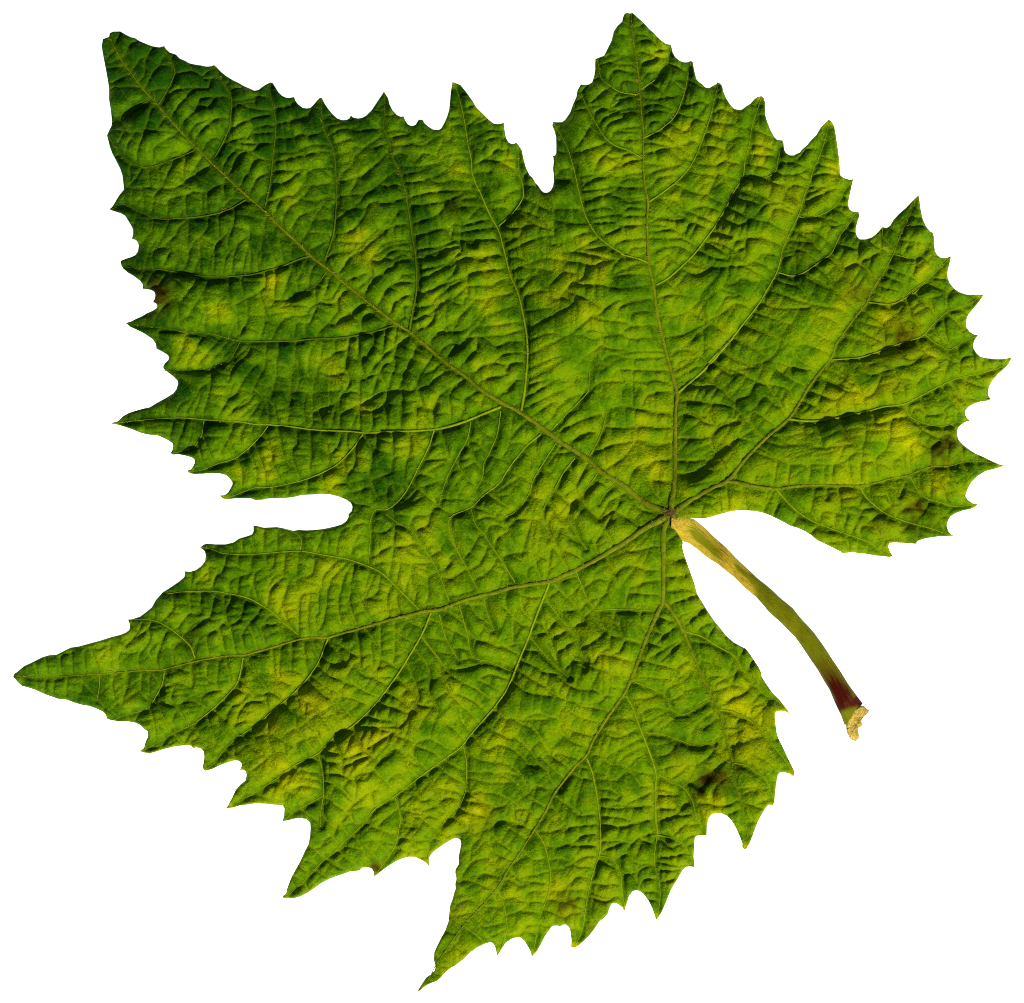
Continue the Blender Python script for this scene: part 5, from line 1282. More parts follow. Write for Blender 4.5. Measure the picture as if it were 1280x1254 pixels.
2|0.9|0.7|699.6,230.4 718.3,223.1
2|0.9|0.7|724.5,230.4 747.3,224.1
2|0.9|0.7|726.6,240.7 768.1,234.5
2|0.9|0.7|730.7,253.2 747.3,249
2|0.9|0.7|730.7,265.6 757.7,259.4
2|0.9|0.7|739,280.1 768.1,278.1
2|0.9|0.7|714.2,296.7 743.2,288.4
2|0.9|0.7|720.4,313.3 747.3,298.8
2|0.9|0.7|747.3,296.7 766,290.5
2|0.9|0.7|728.7,348.5 732.8,338.2 759.8,327.8
2|0.9|0.7|766,313.3 772.2,302.9 799.2,298.8
2|0.9|0.7|766,352.7 770.1,342.3 799.2,332
2|0.9|0.7|726.6,356.8 747.3,356.8
2|0.9|0.7|705.9,340.3 720.4,344.4 720.4,356.8
2|0.9|0.7|681,352.7 689.3,373.4 705.9,373.4
2|0.9|0.7|701.7,369.3 716.2,352.7
2|0.9|0.7|726.6,419 737,412.8 749.4,414.9
2|0.9|0.7|747.3,394.2 768.1,377.6
2|0.9|0.7|753.6,400.4 784.7,404.5
2|0.9|0.7|770.1,398.3 774.3,383.8 799.2,375.5
2|0.9|0.7|786.7,400.4 788.8,392.1 799.2,390
2|0.9|0.7|737,464.7 747.3,456.4 763.9,458.4
2|0.9|0.7|763.9,466.7 770.1,460.5 799.2,462.6
2|0.9|0.7|710,475 718.3,466.7 734.9,464.7
2|0.9|0.7|685.1,479.2 705.9,468.8 734.9,443.9
2|0.9|0.7|714.2,417 743.2,392.1
2|0.9|0.7|564.9,298.8 564.9,282.2 575.2,280.1
2|0.9|0.7|544.1,288.4 556.6,286.3 562.8,294.6
2|0.9|0.7|560.7,336.1 562.8,327.8 581.5,325.7
2|0.9|0.7|540,365.1 567,342.3
2|0.9|0.7|552.4,356.8 581.5,346.5
2|0.9|0.7|544.1,381.7 571.1,371.4
2|0.9|0.7|579.4,381.7 581.5,373.4 604.3,375.5
2|0.9|0.7|560.7,406.6 589.8,383.8
2|0.9|0.7|591.8,396.2 602.2,390
2|0.9|0.7|583.5,421.1 600.1,404.5
2|0.9|0.7|546.2,417 556.6,412.8
2|0.9|0.7|661.5,471.1 686.3,458.7 711.2,446.2
2|0.9|0.7|659.4,483.5 673.9,477.3 698.8,471.1
2|0.9|0.7|659.4,496 688.4,479.4 721.6,464.9
2|0.9|0.7|655.2,510.5 680.1,498.1 713.3,481.5
2|0.9|0.7|632.4,462.8 640.7,454.5 657.3,453.5
2|0.9|0.7|630.4,487.7 636.6,477.3 653.2,474.2
2|0.9|0.7|667.7,518.8 688.4,504.3
2|0.9|0.7|680.1,531.2 694.6,516.7
2|0.9|0.7|696.7,541.6 725.7,525 752.7,516.7
2|0.9|0.7|717.4,549.9 736.1,539.5
2|0.9|0.7|738.2,568.5 765.1,556.1 790,552
2|0.9|0.7|761,583.1 777.6,572.7 796.2,549.9
2|0.9|0.7|785.9,603.8 785.9,595.5 796.2,583.1
2|0.9|0.7|742.3,452.4 765.1,456.6
2|0.9|0.7|752.7,462.8 765.1,452.4 790,446.2
2|0.9|0.7|740.3,485.6 752.7,477.3 773.4,477.3
2|0.9|0.7|765.1,471.1 771.4,462.8 777.6,477.3
2|0.9|0.7|790,489.8 790,464.9
2|0.9|0.7|806.6,477.3 819,475.2 837.7,479.4
2|0.9|0.7|765.1,444.1 790,448.3 827.3,446.2
2|0.9|0.7|802.5,506.3 806.6,496 821.1,489.8
2|0.9|0.7|779.6,535.4 798.3,529.2
2|0.9|0.7|819,535.4 839.8,534.3
2|0.9|0.7|810.7,583.1 819,574.8 839.8,572.7
2|0.9|0.7|812.8,599.6 835.6,601.7
2|0.9|0.7|827.3,626.6 819,618.3 812.8,603.8
2|0.9|0.7|848.1,502.2 879.2,502.2
2|0.9|0.7|848.1,518.8 879.2,520.9
2|0.9|0.7|848.1,547.8 879.2,545.7
2|0.9|0.7|846,576.8 879.2,574.8
2|0.9|0.7|846,593.4 866.7,597.6
2|0.9|0.7|848.1,471.1 873,456.6
2|0.9|0.7|841.9,464.9 858.4,456.6
2|0.9|0.7|839.8,481.5 854.3,475.2
2|0.9|0.7|640.7,520.9 636.6,552
2|0.9|0.7|657.3,527.1 642.8,541.6 632.4,564.4
2|0.9|0.7|671.8,541.6 669.8,564.4 676,589.3
2|0.9|0.7|655.2,564.4 663.5,574.8 661.5,589.3
2|0.9|0.7|698.8,562.3 690.5,572.7 682.2,585.1
2|0.9|0.7|711.2,581 717.4,597.6 719.5,612.1
2|0.9|0.7|732,583.1 723.7,599.6
2|0.9|0.7|785.9,618.3 792.1,622.5 798.3,634.9
2|0.9|0.7|777.6,618.3 761,626.6 752.7,641.1
2|0.9|0.7|713.3,637 721.6,620.4 727.8,616.2
2|0.9|0.7|659.4,620.4 680.1,624.5
2|0.9|0.7|638.7,603.8 626.2,612.1
2|0.9|0.7|624.1,620.4 634.5,618.3 642.8,626.6
2|0.9|0.7|632.4,647.3 657.3,622.5
2|0.9|0.7|636.6,657.7 647,649.4 673.9,649.4
2|0.9|0.7|676,637 682.2,668.1
2|0.9|0.7|626.2,695.4 640.7,691.2 661.5,689.2
2|0.9|0.7|628.3,697.4 634.5,724.4
2|0.9|0.7|651.1,693.3 657.3,672.6
2|0.9|0.7|667.7,697.4 673.9,716.1
2|0.9|0.7|686.3,666.3 698.8,687.1
2|0.9|0.7|684.3,712 686.3,697.4
2|0.9|0.7|690.5,680.9 705,703.7
2|0.9|0.7|698.8,645.6 709.2,668.4
2|0.9|0.7|717.4,658.1 723.7,676.7
2|0.9|0.7|723.7,622.8 748.5,649.8
2|0.9|0.7|748.5,651.8 769.3,635.2
2|0.9|0.7|748.5,670.5 761,651.8
2|0.9|0.7|779.6,680.9 787.9,689.2 814.9,682.9
2|0.9|0.7|761,701.6 769.3,718.2
2|0.9|0.7|769.3,716.1 783.8,705.7 810.7,712
2|0.9|0.7|796.2,730.6 806.6,726.5 827.3,724.4
2|0.9|0.7|783.8,741 798.3,741 823.2,743.1
2|0.9|0.7|779.6,761.7 785.9,732.7
2|0.9|0.7|767.2,761.7 767.2,778.3 773.4,782.5
2|0.9|0.7|742.3,763.8 744.4,776.2 761,790.7
2|0.9|0.7|800.4,763.8 800.4,778.3
2|0.9|0.7|761,807.3 763.1,794.9 777.6,797
2|0.9|0.7|775.5,811.5 781.7,799 804.5,803.2
2|0.9|0.7|742.3,828.1 748.5,817.7 765.1,819.8 796.2,828.1
2|0.9|0.7|732,838.4 736.1,832.2 765.1,838.4 790,842.6
2|0.9|0.7|744.4,844.7 748.5,836.4
2|0.9|0.7|761,848.8 765.1,842.6
2|0.9|0.7|792.1,844.7 819,846.7
2|0.9|0.7|798.3,823.9 823.2,830.1
2|0.9|0.7|806.6,803.2 827.3,807.3
2|0.9|0.7|814.9,786.6 829.4,792.8
2|0.9|0.7|819,770 839.8,776.2
2|0.9|0.7|833.6,697.4 848.1,695.4
2|0.9|0.7|833.6,720.3 856.4,718.2
2|0.9|0.7|837.7,738.9 866.7,734.8
2|0.9|0.7|837.7,753.4 868.8,743.1
2|0.9|0.7|846,770 877.1,759.6
2|0.9|0.7|852.2,784.5 873,765.9
2|0.9|0.7|864.7,792.8 879.2,780.4
2|0.9|0.7|831.5,819.8 854.3,799
2|0.9|0.7|837.7,855 866.7,832.2
2|0.9|0.7|630.4,753.4 632.4,743.1
2|0.9|0.7|632.4,759.6 651.1,780.4 659.4,780.4
2|0.9|0.7|653.2,761.7 665.6,776.2
2|0.9|0.7|640.7,780.4 640.7,799
2|0.9|0.7|626.2,807.3 651.1,803.2
2|0.9|0.7|665.6,776.2 680.1,782.5 688.4,799
2|0.9|0.7|698.8,792.8 717.4,782.5
2|0.9|0.7|707.1,807.3 719.5,799
2|0.9|0.7|694.6,819.8 688.4,799
2|0.9|0.7|713.3,828.1 719.5,813.6
2|0.9|0.7|727.8,809.4 744.4,799
2|0.9|0.7|702.9,838.4 717.4,826 732,830.1
2|0.9|0.7|676,838.4 696.7,842.6
2|0.9|0.7|723.7,763.8 736.1,749.3 752.7,745.1
2|0.9|0.7|732,770 744.4,757.6
2|0.9|0.7|690.5,757.6 705,763.8""".strip().split("\n"))]
FOLDS = [(float(r[0]), float(r[1]), float(r[2]), pts(r[3])) for r in (l.split("|") for l in """3.0|30|7|909.2,474.6 888.4,477.8 871.8,475.1
5|30|7|965.1,472.6 977.6,466.3 990,460.1 1002.5,449.8
9|38|7|851.1,611.5 871.8,592.8 888.4,576.2 902.9,561.7 923.7,543.1
4|30|7|761,496 777.6,487.7 806.6,487.3 835.6,488.7
4|30|7|769.3,462.8 796.2,462.8 831.5,463.8
4|30|7|735.1,481.5 736.1,460.7 748.5,442.1
3.5|30|7|705,502.2 719.5,496 734,489.8
4|30|7|719.5,545.7 744.4,540.6
3.5|30|7|814.9,562.3 835.6,555.1
4|30|7|812.8,595.5 825.3,600.7
6|38|7|771.4,645.3 796.2,650.4 817,645.3
6|38|7|744.4,655.6 752.7,645.3 767.2,638
6|38|7|700.9,653.6 713.3,634.9 727.8,618.3
4|30|7|684.3,668.1 700.9,656.7
4|30|7|736.1,680.5 748.5,661.9
5|30|7|730.7,431.5 747.3,427.3 759.8,435.6 800,438.7
4|30|7|737,458.4 741.1,443.9 755.6,434.6
3.5|30|7|697.6,377.6 718.3,368.2
3.5|30|7|660.3,409.7 685.1,397.3 712.1,382.8
4|30|7|616.7,437.7 647.8,429.4
4|30|7|830.5,422.2 851.2,418 872,407.6
4|30|7|780.7,414.9 797.3,406.6
3|30|7|859.5,398.3 884.4,394.2
6|38|7|194.6,369.3 211.2,363.1 236.1,346.5 254.8,344.4
5|30|7|254.8,311.2 277.6,301.9
3.5|30|7|252.7,319.5 281.7,319.5 310.7,317.4
3.5|30|7|194.6,317.4 213.3,309.2
4|30|7|149.4,150.6 172.2,140.3 188.8,125.7
4|30|7|213.7,204.5 226.1,196.2 246.8,191.1
4|30|7|226.1,231.5 263.4,210.7
4|30|7|267.6,198.3 292.5,186.9
3|30|7|290.4,217 304.9,190
3|30|7|172.2,165.1 209.5,152.7
3|30|7|134.9,105 157.7,95.7
6|38|7|483.1,518.4 483.1,501.9 493.4,489.4 512.1,487.3
5|30|7|541.1,518.4 547.3,497.7
4|30|7|452,508.1 476.8,493.6
4|30|7|391.8,520.5 418.8,506
4|30|7|435.4,396.1 458.2,381.6
4|30|7|501.7,474.9 518.3,443.8
4|30|7|493.4,452.1 512.1,423.1
4|30|7|456.1,365 474.8,344.3
3|30|7|472.7,327.7 497.6,313.2
3|30|7|563.9,437.6 588.8,429.3
3|30|7|532.8,416.8 561.9,412.7
5|30|7|888.5,962.3 901,953 913.4,947.8
10|38|7|874,991.4 882.3,976.8 892.7,964.4
4|30|7|849.2,1012.1 863.7,999.6
3.5|30|7|909.3,931.2 925.9,929.2
3.5|30|7|892.7,943.7 911.4,933.3
4|30|7|849.4,1009.8 861.9,999.4
4|30|7|789.3,1055.4 816.2,1054.3
4|30|7|822.5,1042.9 839,1047.1
3|30|7|718.8,1051.2 747.8,1038.8
5|30|7|612.7,1031.5 627.2,1025.2 658.3,1034.6
4|30|7|575.4,1067.8 581.6,1052.2 596.1,1039.8
3|30|7|596.1,1089.5 625.1,1095.7
3.5|30|7|630,694.2 646.6,693.2 661.1,689
4|30|7|609.3,827.9 640.4,840.4
4|30|7|586.5,867.3 613.4,875.6
4|30|7|551.2,898.4 584.4,913
3|30|7|727.3,882.2 758.4,888.4
3.5|30|7|692.1,932 719,915.4 741.9,919.5
4|30|7|677.6,942.3 719,950.6
4|30|7|417.4,890.7 427.8,887.6 444.4,899
4|30|7|1161,563.9 1173.4,553.6 1185.9,555.6
4|30|7|1024.1,474.8 1053.2,487.2
3|30|7|1067.7,505.9 1082.2,494.5 1098.8,491.4
3|30|7|1098.8,645.1 1111.2,632.7
3|30|7|1119.5,643.1 1127.8,636.8
3|30|7|444.4,634.8 463.1,632.7
3.5|30|7|463.1,622.3 492.1,618.2
3|30|7|500.4,591.2 519,590.2
3|30|7|222.6,882.2 239.2,873.9 257.8,886.3
3|30|7|305.5,954.8 322.1,946.5 336.6,944.4
3|30|7|498.3,1032.7 519,1034.8
3|30|7|444.4,1001.6 467.2,1009.9
3|30|7|980.7,306.2 1001.5,306.2
3|30|7|799.4,80.9 813.9,76.7
3|30|7|801.5,138.9 828.4,130.6
3|30|7|807.7,221.9 832.6,209.4""".strip().split("\n"))]
YEL = [(770, 190, 26, 0.6), (850, 170, 22, 0.8), (905, 185, 22, 0.6), (955, 188, 22, 0.9), (905, 150, 22, 0.7), (820, 70, 20, 0.6), (760, 120, 22, 0.6), (778, 50, 14, 0.6), (1158, 333, 30, 1), (1030, 215, 22, 0.9), (1010, 290, 24, 0.8), (1110, 395, 34, 0.9), (1130, 540, 30, 1), (1070, 480, 32, 0.9), (1240, 470, 20, 0.7), (1200, 500, 24, 0.8), (1125, 440, 24, 0.6), (1060, 600, 24, 0.5), (1170, 605, 22, 0.8), (1205, 530, 22, 0.9), (1215, 400, 22, 0.5), (1120, 680, 24, 0.6), (915, 850, 26, 0.8), (925, 880, 20, 0.9), (985, 890, 14, 0.9), (965, 905, 16, 0.8), (940, 905, 24, 0.8), (925, 935, 20, 0.8), (895, 1010, 18, 0.8), (860, 1058, 18, 0.9), (820, 1000, 26, 0.5), (720, 1100, 24, 0.7), (760, 1055, 22, 0.7), (690, 1110, 20, 0.7), (590, 1012, 30, 0.9), (548, 1066, 26, 1), (620, 1120, 24, 0.5), (440, 935, 26, 0.8), (375, 865, 30, 0.9), (380, 890, 24, 0.9), (335, 900, 24, 0.8), (345, 965, 26, 0.9), (370, 975, 20, 0.8), (350, 990, 16, 0.8), (225, 870, 22, 0.7), (300, 860, 26, 0.8), (240, 930, 22, 0.8), (210, 925, 14, 0.8), (240, 440, 30, 1), (330, 575, 24, 1), (310, 590, 20, 0.9), (272, 387, 22, 0.9), (335, 347, 26, 0.8), (370, 520, 20, 0.4), (570, 210, 22, 0.5), (510, 180, 18, 0.8), (530, 232, 24, 0.7), (443, 293, 30, 0.9), (390, 205, 20, 0.5), (300, 155, 20, 0.4), (622, 190, 24, 0.9), (640, 205, 20, 0.7), (600, 145, 18, 0.5), (780, 330, 30, 0.4), (550, 690, 30, 0.7), (500, 700, 30, 0.5), (490, 560, 26, 0.5), (430, 575, 26, 0.7), (400, 600, 24, 0.8), (760, 330, 20, 0.3), (680, 620, 40, 0.3), (790, 560, 24, 0.4), (610, 860, 34, 0.4), (700, 880, 40, 0.4), (600, 780, 34, 0.4), (930, 780, 30, 0.4), (150, 850, 24, 0.5), (350, 760, 30, 0.5), (440, 720, 26, 0.5), (260, 720, 30, 0.4), (700, 320, 34, 0.35), (460, 500, 24, 0.3)]
BRN = [(195, 371, 22, 0.9), (888, 985, 20, 1), (905, 968, 14, 0.7), (878, 995, 16, 1), (918, 952, 12, 1), (930, 955, 16, 0.6), (1145, 645, 26, 0.8), (1180, 560, 18, 0.7), (1170, 575, 18, 0.6), (1130, 415, 22, 0.5), (1120, 440, 20, 0.4), (708, 1130, 14, 0.8), (470, 1085, 9, 0.9), (1105, 485, 22, 0.4), (1060, 545, 16, 0.5), (160, 150, 12, 0.25), (940, 450, 16, 0.3), (684, 240, 9, 0.8), (835, 645, 14, 1), (98, 822, 4, 1), (740, 1160, 8, 0.6), (840, 940, 20, 0.3), (1000, 310, 24, 0.4), (1075, 360, 26, 0.4), (570, 260, 22, 0.3), (600, 1020, 24, 0.3), (500, 185, 14, 0.4), (240, 800, 20, 0.3), (700, 375, 16, 0.3), (1000, 890, 10, 0.4), (1090, 650, 22, 0.4), (1000, 930, 12, 0.5), (990, 250, 24, 0.4), (380, 1020, 16, 0.3), (640, 290, 20, 0.3), (470, 300, 16, 0.3)]  # brown spots; the lower-right cluster also paints the shade of a fold
PET_R = pts("839.1,642.9 851.1,645 866.7,648.7 882.2,661.6 896.7,675.1 909.2,686.5 927.8,705.1 948.5,723.8 965.1,737.3 978.6,749.7 992.1,761.1 1004.5,776.7 1019,792.2 1027.3,804.4 1043.9,829.3 1058.4,852.1 1071.9,871.8 1078.5,879.7")
PET_L = pts("838.2,659.1 843.8,667.8 853.2,677.1 861.5,679.2 878.1,692.7 898.8,707.2 915.4,719.6 927.8,732.1 944.4,745.6 961,764.2 977.6,779.8 994.2,796.4 1009.7,818.9 1023.2,839.6 1035.6,860.4 1046,883.2 1056.4,907")
CUT = pts("1058.1,909.4 1057.8,903.7 1060,897.5 1064.4,890.5 1069.6,886.1 1075.8,882.6 1079.7,882.6 1083.7,886.1 1087.2,889 1082.4,891.8 1080.2,895.8 1078,899.3 1077.5,902.8 1078.6,906.3 1075.8,909.4 1072.3,911.6 1071.1,916.4 1072.7,919.5 1074.9,921.7 1072.3,924.7 1069.6,926.9 1066.6,925.6 1063.5,924.3 1060.9,919.5 1058.7,915.1")
NODE = np.array([838.5, 643.0])

# ------------------------------------------------------------------ grid helpers
G = 1.25
NX, NY = int(1296 / G), int(1272 / G)
gx = (np.arange(NX) * G - 4.0).astype(np.float32); gy = (np.arange(NY) * G - 4.0).astype(np.float32)
XX, YY = np.meshgrid(gx, gy)

def inside_mask(poly, gx, gy):
    x0, y0 = poly[:, 0], poly[:, 1]; x1, y1 = np.roll(x0, -1), np.roll(y0, -1)
    m = np.zeros((len(gy), len(gx)), bool)
    for j, y in enumerate(gy):
        k = (y0 > y) != (y1 > y)
        if not k.any(): continue
        xs = np.sort(x0[k] + (y - y0[k]) * (x1[k] - x0[k]) / (y1[k] - y0[k]))
        m[j] = (np.searchsorted(xs, gx) % 2) == 1
    return m

def dens(p, step):
    """resample a polyline evenly, rounded with a light Catmull-Rom"""
    p = np.asarray(p, float)
    if len(p) > 2:
        q = np.vstack([2 * p[0] - p[1], p, 2 * p[-1] - p[-2]]); o = []
        for i in range(1, len(q) - 2):
            a, b, c, d = q[i - 1], q[i], q[i + 1], q[i + 2]
            for t in np.linspace(0, 1, 8, endpoint=False):
                o.append(0.5 * (2 * b + (c - a) * t + (2 * a - 5 * b + 4 * c - d) * t * t + (3 * b - a - 3 * c + d) * t ** 3))
        p = np.array(o + [p[-1]])
    L = np.r_[0, np.cumsum(np.hypot(*np.diff(p, axis=0).T))]
    n = max(2, int(L[-1] / step) + 1); t = np.linspace(0, L[-1], n)
    return np.c_[np.interp(t, L, p[:, 0]), np.interp(t, L, p[:, 1])]

def blur(a, s):
    """gaussian blur, sigma in grid cells"""
    r = max(1, int(3 * s)); k = np.exp(-0.5 * (np.arange(-r, r + 1) / s) ** 2); k = (k / k.sum()).astype(np.float32)
    b = np.pad(a, ((r, r), (0, 0)), mode='edge'); o = np.zeros_like(a)
    for i, w in enumerate(k): o += w * b[i:i + a.shape[0]]
    b = np.pad(o, ((0, 0), (r, r)), mode='edge'); o = np.zeros_like(a)
    for i, w in enumerate(k): o += w * b[:, i:i + a.shape[1]]
    return o

def blur_fast(a, s):
    f = max(1, int(s / 3))
    if f == 1: return blur(a, s)
    h, w = a.shape; H, W = -(-h // f), -(-w // f)
    b = np.pad(a, ((0, H * f - h), (0, W * f - w)), mode='edge').reshape(H, f, W, f).mean((1, 3))
    return upsample(blur(b.astype(np.float32), s / f), f, h, w)

def upsample(b, f, h, w):
    yi = np.clip((np.arange(h) + 0.5) / f - 0.5, 0, b.shape[0] - 1.001); xi = np.clip((np.arange(w) + 0.5) / f - 0.5, 0, b.shape[1] - 1.001)
    y0 = yi.astype(int); x0 = xi.astype(int); fy = (yi - y0)[:, None]; fx = (xi - x0)[None]
    return ((b[y0][:, x0] * (1 - fx) + b[y0][:, x0 + 1] * fx) * (1 - fy) + (b[y0 + 1][:, x0] * (1 - fx) + b[y0 + 1][:, x0 + 1] * fx) * fy).astype(np.float32)

def noise(s):
    n = blur_fast(RNG.standard_normal((NY, NX)).astype(np.float32), s / G)
    return n / n.std()

def cell(p):
    return ((p[..., 1] + 4.0) / G + 0.5).astype(int), ((p[..., 0] + 4.0) / G + 0.5).astype(int)

def raster(lines):
    m = np.zeros((NY, NX), bool)
    for p in lines:
        q = dens(p, 0.6); j, i = cell(q); ok = (j >= 0) & (j < NY) & (i >= 0) & (i < NX); m[j[ok], i[ok]] = True
    return m

def splat(lines, sig, taper=None):
    """unit-height ridge of gaussian profile along lines"""
    m = np.zeros((NY + 1, NX + 1), np.float32)
    for p in lines:
        q = dens(p, 0.7); fx = (q[:, 0] + 4) / G; fy = (q[:, 1] + 4) / G
        ok = (fx > 0) & (fy > 0) & (fx < NX - 1) & (fy < NY - 1); fx, fy = fx[ok], fy[ok]
        i, j = fx.astype(int), fy.astype(int); a, b = fx - i, fy - j
        for dj, di, w in ((0, 0, (1 - a) * (1 - b)), (0, 1, a * (1 - b)), (1, 0, (1 - a) * b), (1, 1, a * b)):
            np.add.at(m, (j + dj, i + di), w * 0.7 / G)
    s = sig / G
    return np.clip(blur(m[:NY, :NX], s) * (math.sqrt(2 * math.pi) * s), 0, 1.25)

def membrane(fixed, inside, n):
    """relax lap(u) = -1 with u = 0 on the veins: the quilted cells between them"""
    u = np.zeros((NY, NX), np.float32); free = (inside & ~fixed).astype(np.float32)[1:-1, 1:-1]
    ins = inside.astype(np.float32)
    cnt = np.maximum(ins[:-2, 1:-1] + ins[2:, 1:-1] + ins[1:-1, :-2] + ins[1:-1, 2:], 1)
    for _ in range(n):
        u[1:-1, 1:-1] = free * ((u[:-2, 1:-1] + u[2:, 1:-1] + u[1:-1, :-2] + u[1:-1, 2:]) / cnt + 0.25)
    return u

INS = inside_mask(OUT, gx, gy)
main = [v[3] for v in VEINS if v[0] == 0]; side = [v[3] for v in VEINS if v[0] == 1]
fine = [v[3] for v in VEINS if v[0] == 2]

# ------------------------------------------------------------------ run of the fine veins: across the side veins
C = 8.0
cxs, cys = np.arange(0, 1300, C), np.arange(0, 1275, C); cX, cY = np.meshgrid(cxs, cys)
dc, ds = np.zeros(cX.shape), np.zeros(cX.shape)
for p in main + side:
    q = dens(p, 9.0); t = np.gradient(q, axis=0); a = 2 * (np.arctan2(t[:, 1], t[:, 0]) + math.pi / 2)
    for k in range(len(q)):
        w = 1.0 / ((cX - q[k, 0]) ** 2 + (cY - q[k, 1]) ** 2 + 250.0)
        dc += w * np.cos(a[k]); ds += w * np.sin(a[k])
n_ = np.hypot(dc, ds) + 1e-9; dc /= n_; ds /= n_
ta = 2 * (np.arctan2(cY - NODE[1], cX - NODE[0]) + math.pi / 2)
dc += 0.75 * np.cos(ta); ds += 0.75 * np.sin(ta)
FIELD = 0.5 * np.arctan2(ds, dc)

def field(x, y):
    return FIELD[min(max(int(y / C + .5), 0), FIELD.shape[0] - 1), min(max(int(x / C + .5), 0), FIELD.shape[1] - 1)]

Q = 2.0
OW, OH = int(1300 / Q), int(1280 / Q)
def occ_mark(occ, p, idn):
    q = dens(p, 1.0); occ[np.clip((q[:, 1] / Q).astype(int), 0, OH - 1), np.clip((q[:, 0] / Q).astype(int), 0, OW - 1)] = idn
VO = np.zeros((OH, OW), np.int32); TO = np.zeros((OH, OW), np.int32)
for p in main + side: occ_mark(VO, p, 1)
for k, p in enumerate(fine): occ_mark(TO, p, 100000 + k)
INQ = inside_mask(OUT, np.arange(OW) * Q + 1, np.arange(OH) * Q + 1)

def near(occ, x, y, r, skip=0):
    i, j, k = int(x / Q), int(y / Q), max(1, int(r / Q))
    w = occ[max(j - k, 0):j + k + 1, max(i - k, 0):i + k + 1]
    return bool(((w > 0) & (w != skip)).any())

NW = blur_fast(RNG.standard_normal((NY, NX)).astype(np.float32), 14); NW /= NW.std()
def march(x, y, ang, idn, occs, perp, maxlen, join, wob):
    """walk along (or across) the field until another vein or the margin is met"""
    p = [(x, y)]; L = 0.0
    while L < maxlen:
        f = field(x, y) + (math.pi / 2 if perp else 0) + wob * float(NW[min(max(int((y + 4) / G), 0), NY - 1), min(max(int((x + 4) / G), 0), NX - 1)])
        if math.cos(f - ang) < 0: f += math.pi
        d = (f - ang + math.pi) % (2 * math.pi) - math.pi
        ang += 0.35 * d
        x += 1.6 * math.cos(ang); y += 1.6 * math.sin(ang); L += 1.6
        i, j = int(x / Q), int(y / Q)
        if not (0 <= i < OW and 0 <= j < OH) or not INQ[j, i]: break
        p.append((x, y))
        if L > join and any(near(o, x, y, 2.0, idn) for o in occs): break
    return p, L

ladder = []; LID = []; idn = 2
def spacing(x, y):
    r = math.hypot(x - NODE[0], y - NODE[1]); return 14.5 + 9.0 * math.exp(-(r / 240.0) ** 2)
for k, p in enumerate(main + side):
    q = dens(p, 1.0); t = np.gradient(q, axis=0)
    for sgn in (1, -1):
        nxt = random.uniform(3, 12)
        for i in range(2, len(q) - 2):
            if i < nxt: continue
            x, y = q[i]; sp = spacing(x, y)
            na = math.atan2(t[i, 1], t[i, 0]) + sgn * math.pi / 2
            sx, sy = x + 5 * math.cos(na), y + 5 * math.sin(na)
            if near(TO, sx, sy, sp * 0.62): nxt = i + 2; continue
            f = field(x, y)
            if math.cos(f - na) < 0: f += math.pi
            d = (f - na + math.pi) % (2 * math.pi) - math.pi
            idn += 1
            line, L = march(x, y, na + 0.75 * d, idn, (VO, TO), False, random.uniform(14, 50), 6.0, 0.40)
            if L > 9:
                ladder.append(np.array(line[::3] + [line[-1]])); occ_mark(TO, line, idn); LID.append(idn)
            nxt = i + sp * random.uniform(0.6, 1.4)
for _ in range(9000):
    x, y = random.uniform(10, 1270), random.uniform(10, 1245)
    if not INQ[int(y / Q), int(x / Q)] or near(TO, x, y, spacing(x, y) * .62) or near(VO, x, y, 7): continue
    idn += 1; f = field(x, y) + random.gauss(0, .45)
    a, la = march(x, y, f, idn, (VO, TO), False, random.uniform(10, 34), 3.0, 0.55); b, lb = march(x, y, f + math.pi, idn, (VO, TO), False, random.uniform(10, 34), 3.0, 0.55)
    line = b[::-1] + a[1:]
    if la + lb > 12: ladder.append(np.array(line[::3] + [line[-1]])); occ_mark(TO, line, idn); LID.append(idn)
def extend(p, me, reach):
    """let a vein that ends just short of another one meet it"""
    p = np.asarray(p, float)
    for flip in (0, 1):
        q = p[::-1] if flip else p
        d = q[-1] - q[max(-4, -len(q))]; a0 = math.atan2(d[1], d[0])
        if near(VO, *q[-1], 2.5) or near(TO, *q[-1], 2.5, me): continue
        best = None
        for da in (0, .35, -.35, .7, -.7, 1.05, -1.05):
            x, y = q[-1]; a = a0
            for k in range(int(reach / 1.6)):
                a = a0 + da * min(1, k / 4); x += 1.6 * math.cos(a); y += 1.6 * math.sin(a)
                if not (4 < x < 1275 and 4 < y < 1250) or not INQ[int(y / Q), int(x / Q)]: break
                if near(VO, x, y, 1.5) or (k > 2 and near(TO, x, y, 1.5, me)):
                    if best is None or k < best[0] - 2: best = (k, x, y)
                    break
        if best:
            add = np.array([[best[1], best[2]]]); q = np.vstack([q, add]); occ_mark(TO, q[-2:], me)
        p = q[::-1] if flip else q
    return p
fine = [extend(p, 100000 + k, 24) for k, p in enumerate(fine)]
ladder = [extend(p, lid, 20) for p, lid in zip(ladder, LID)]
rung = []; RO = np.zeros((OH, OW), np.int32)
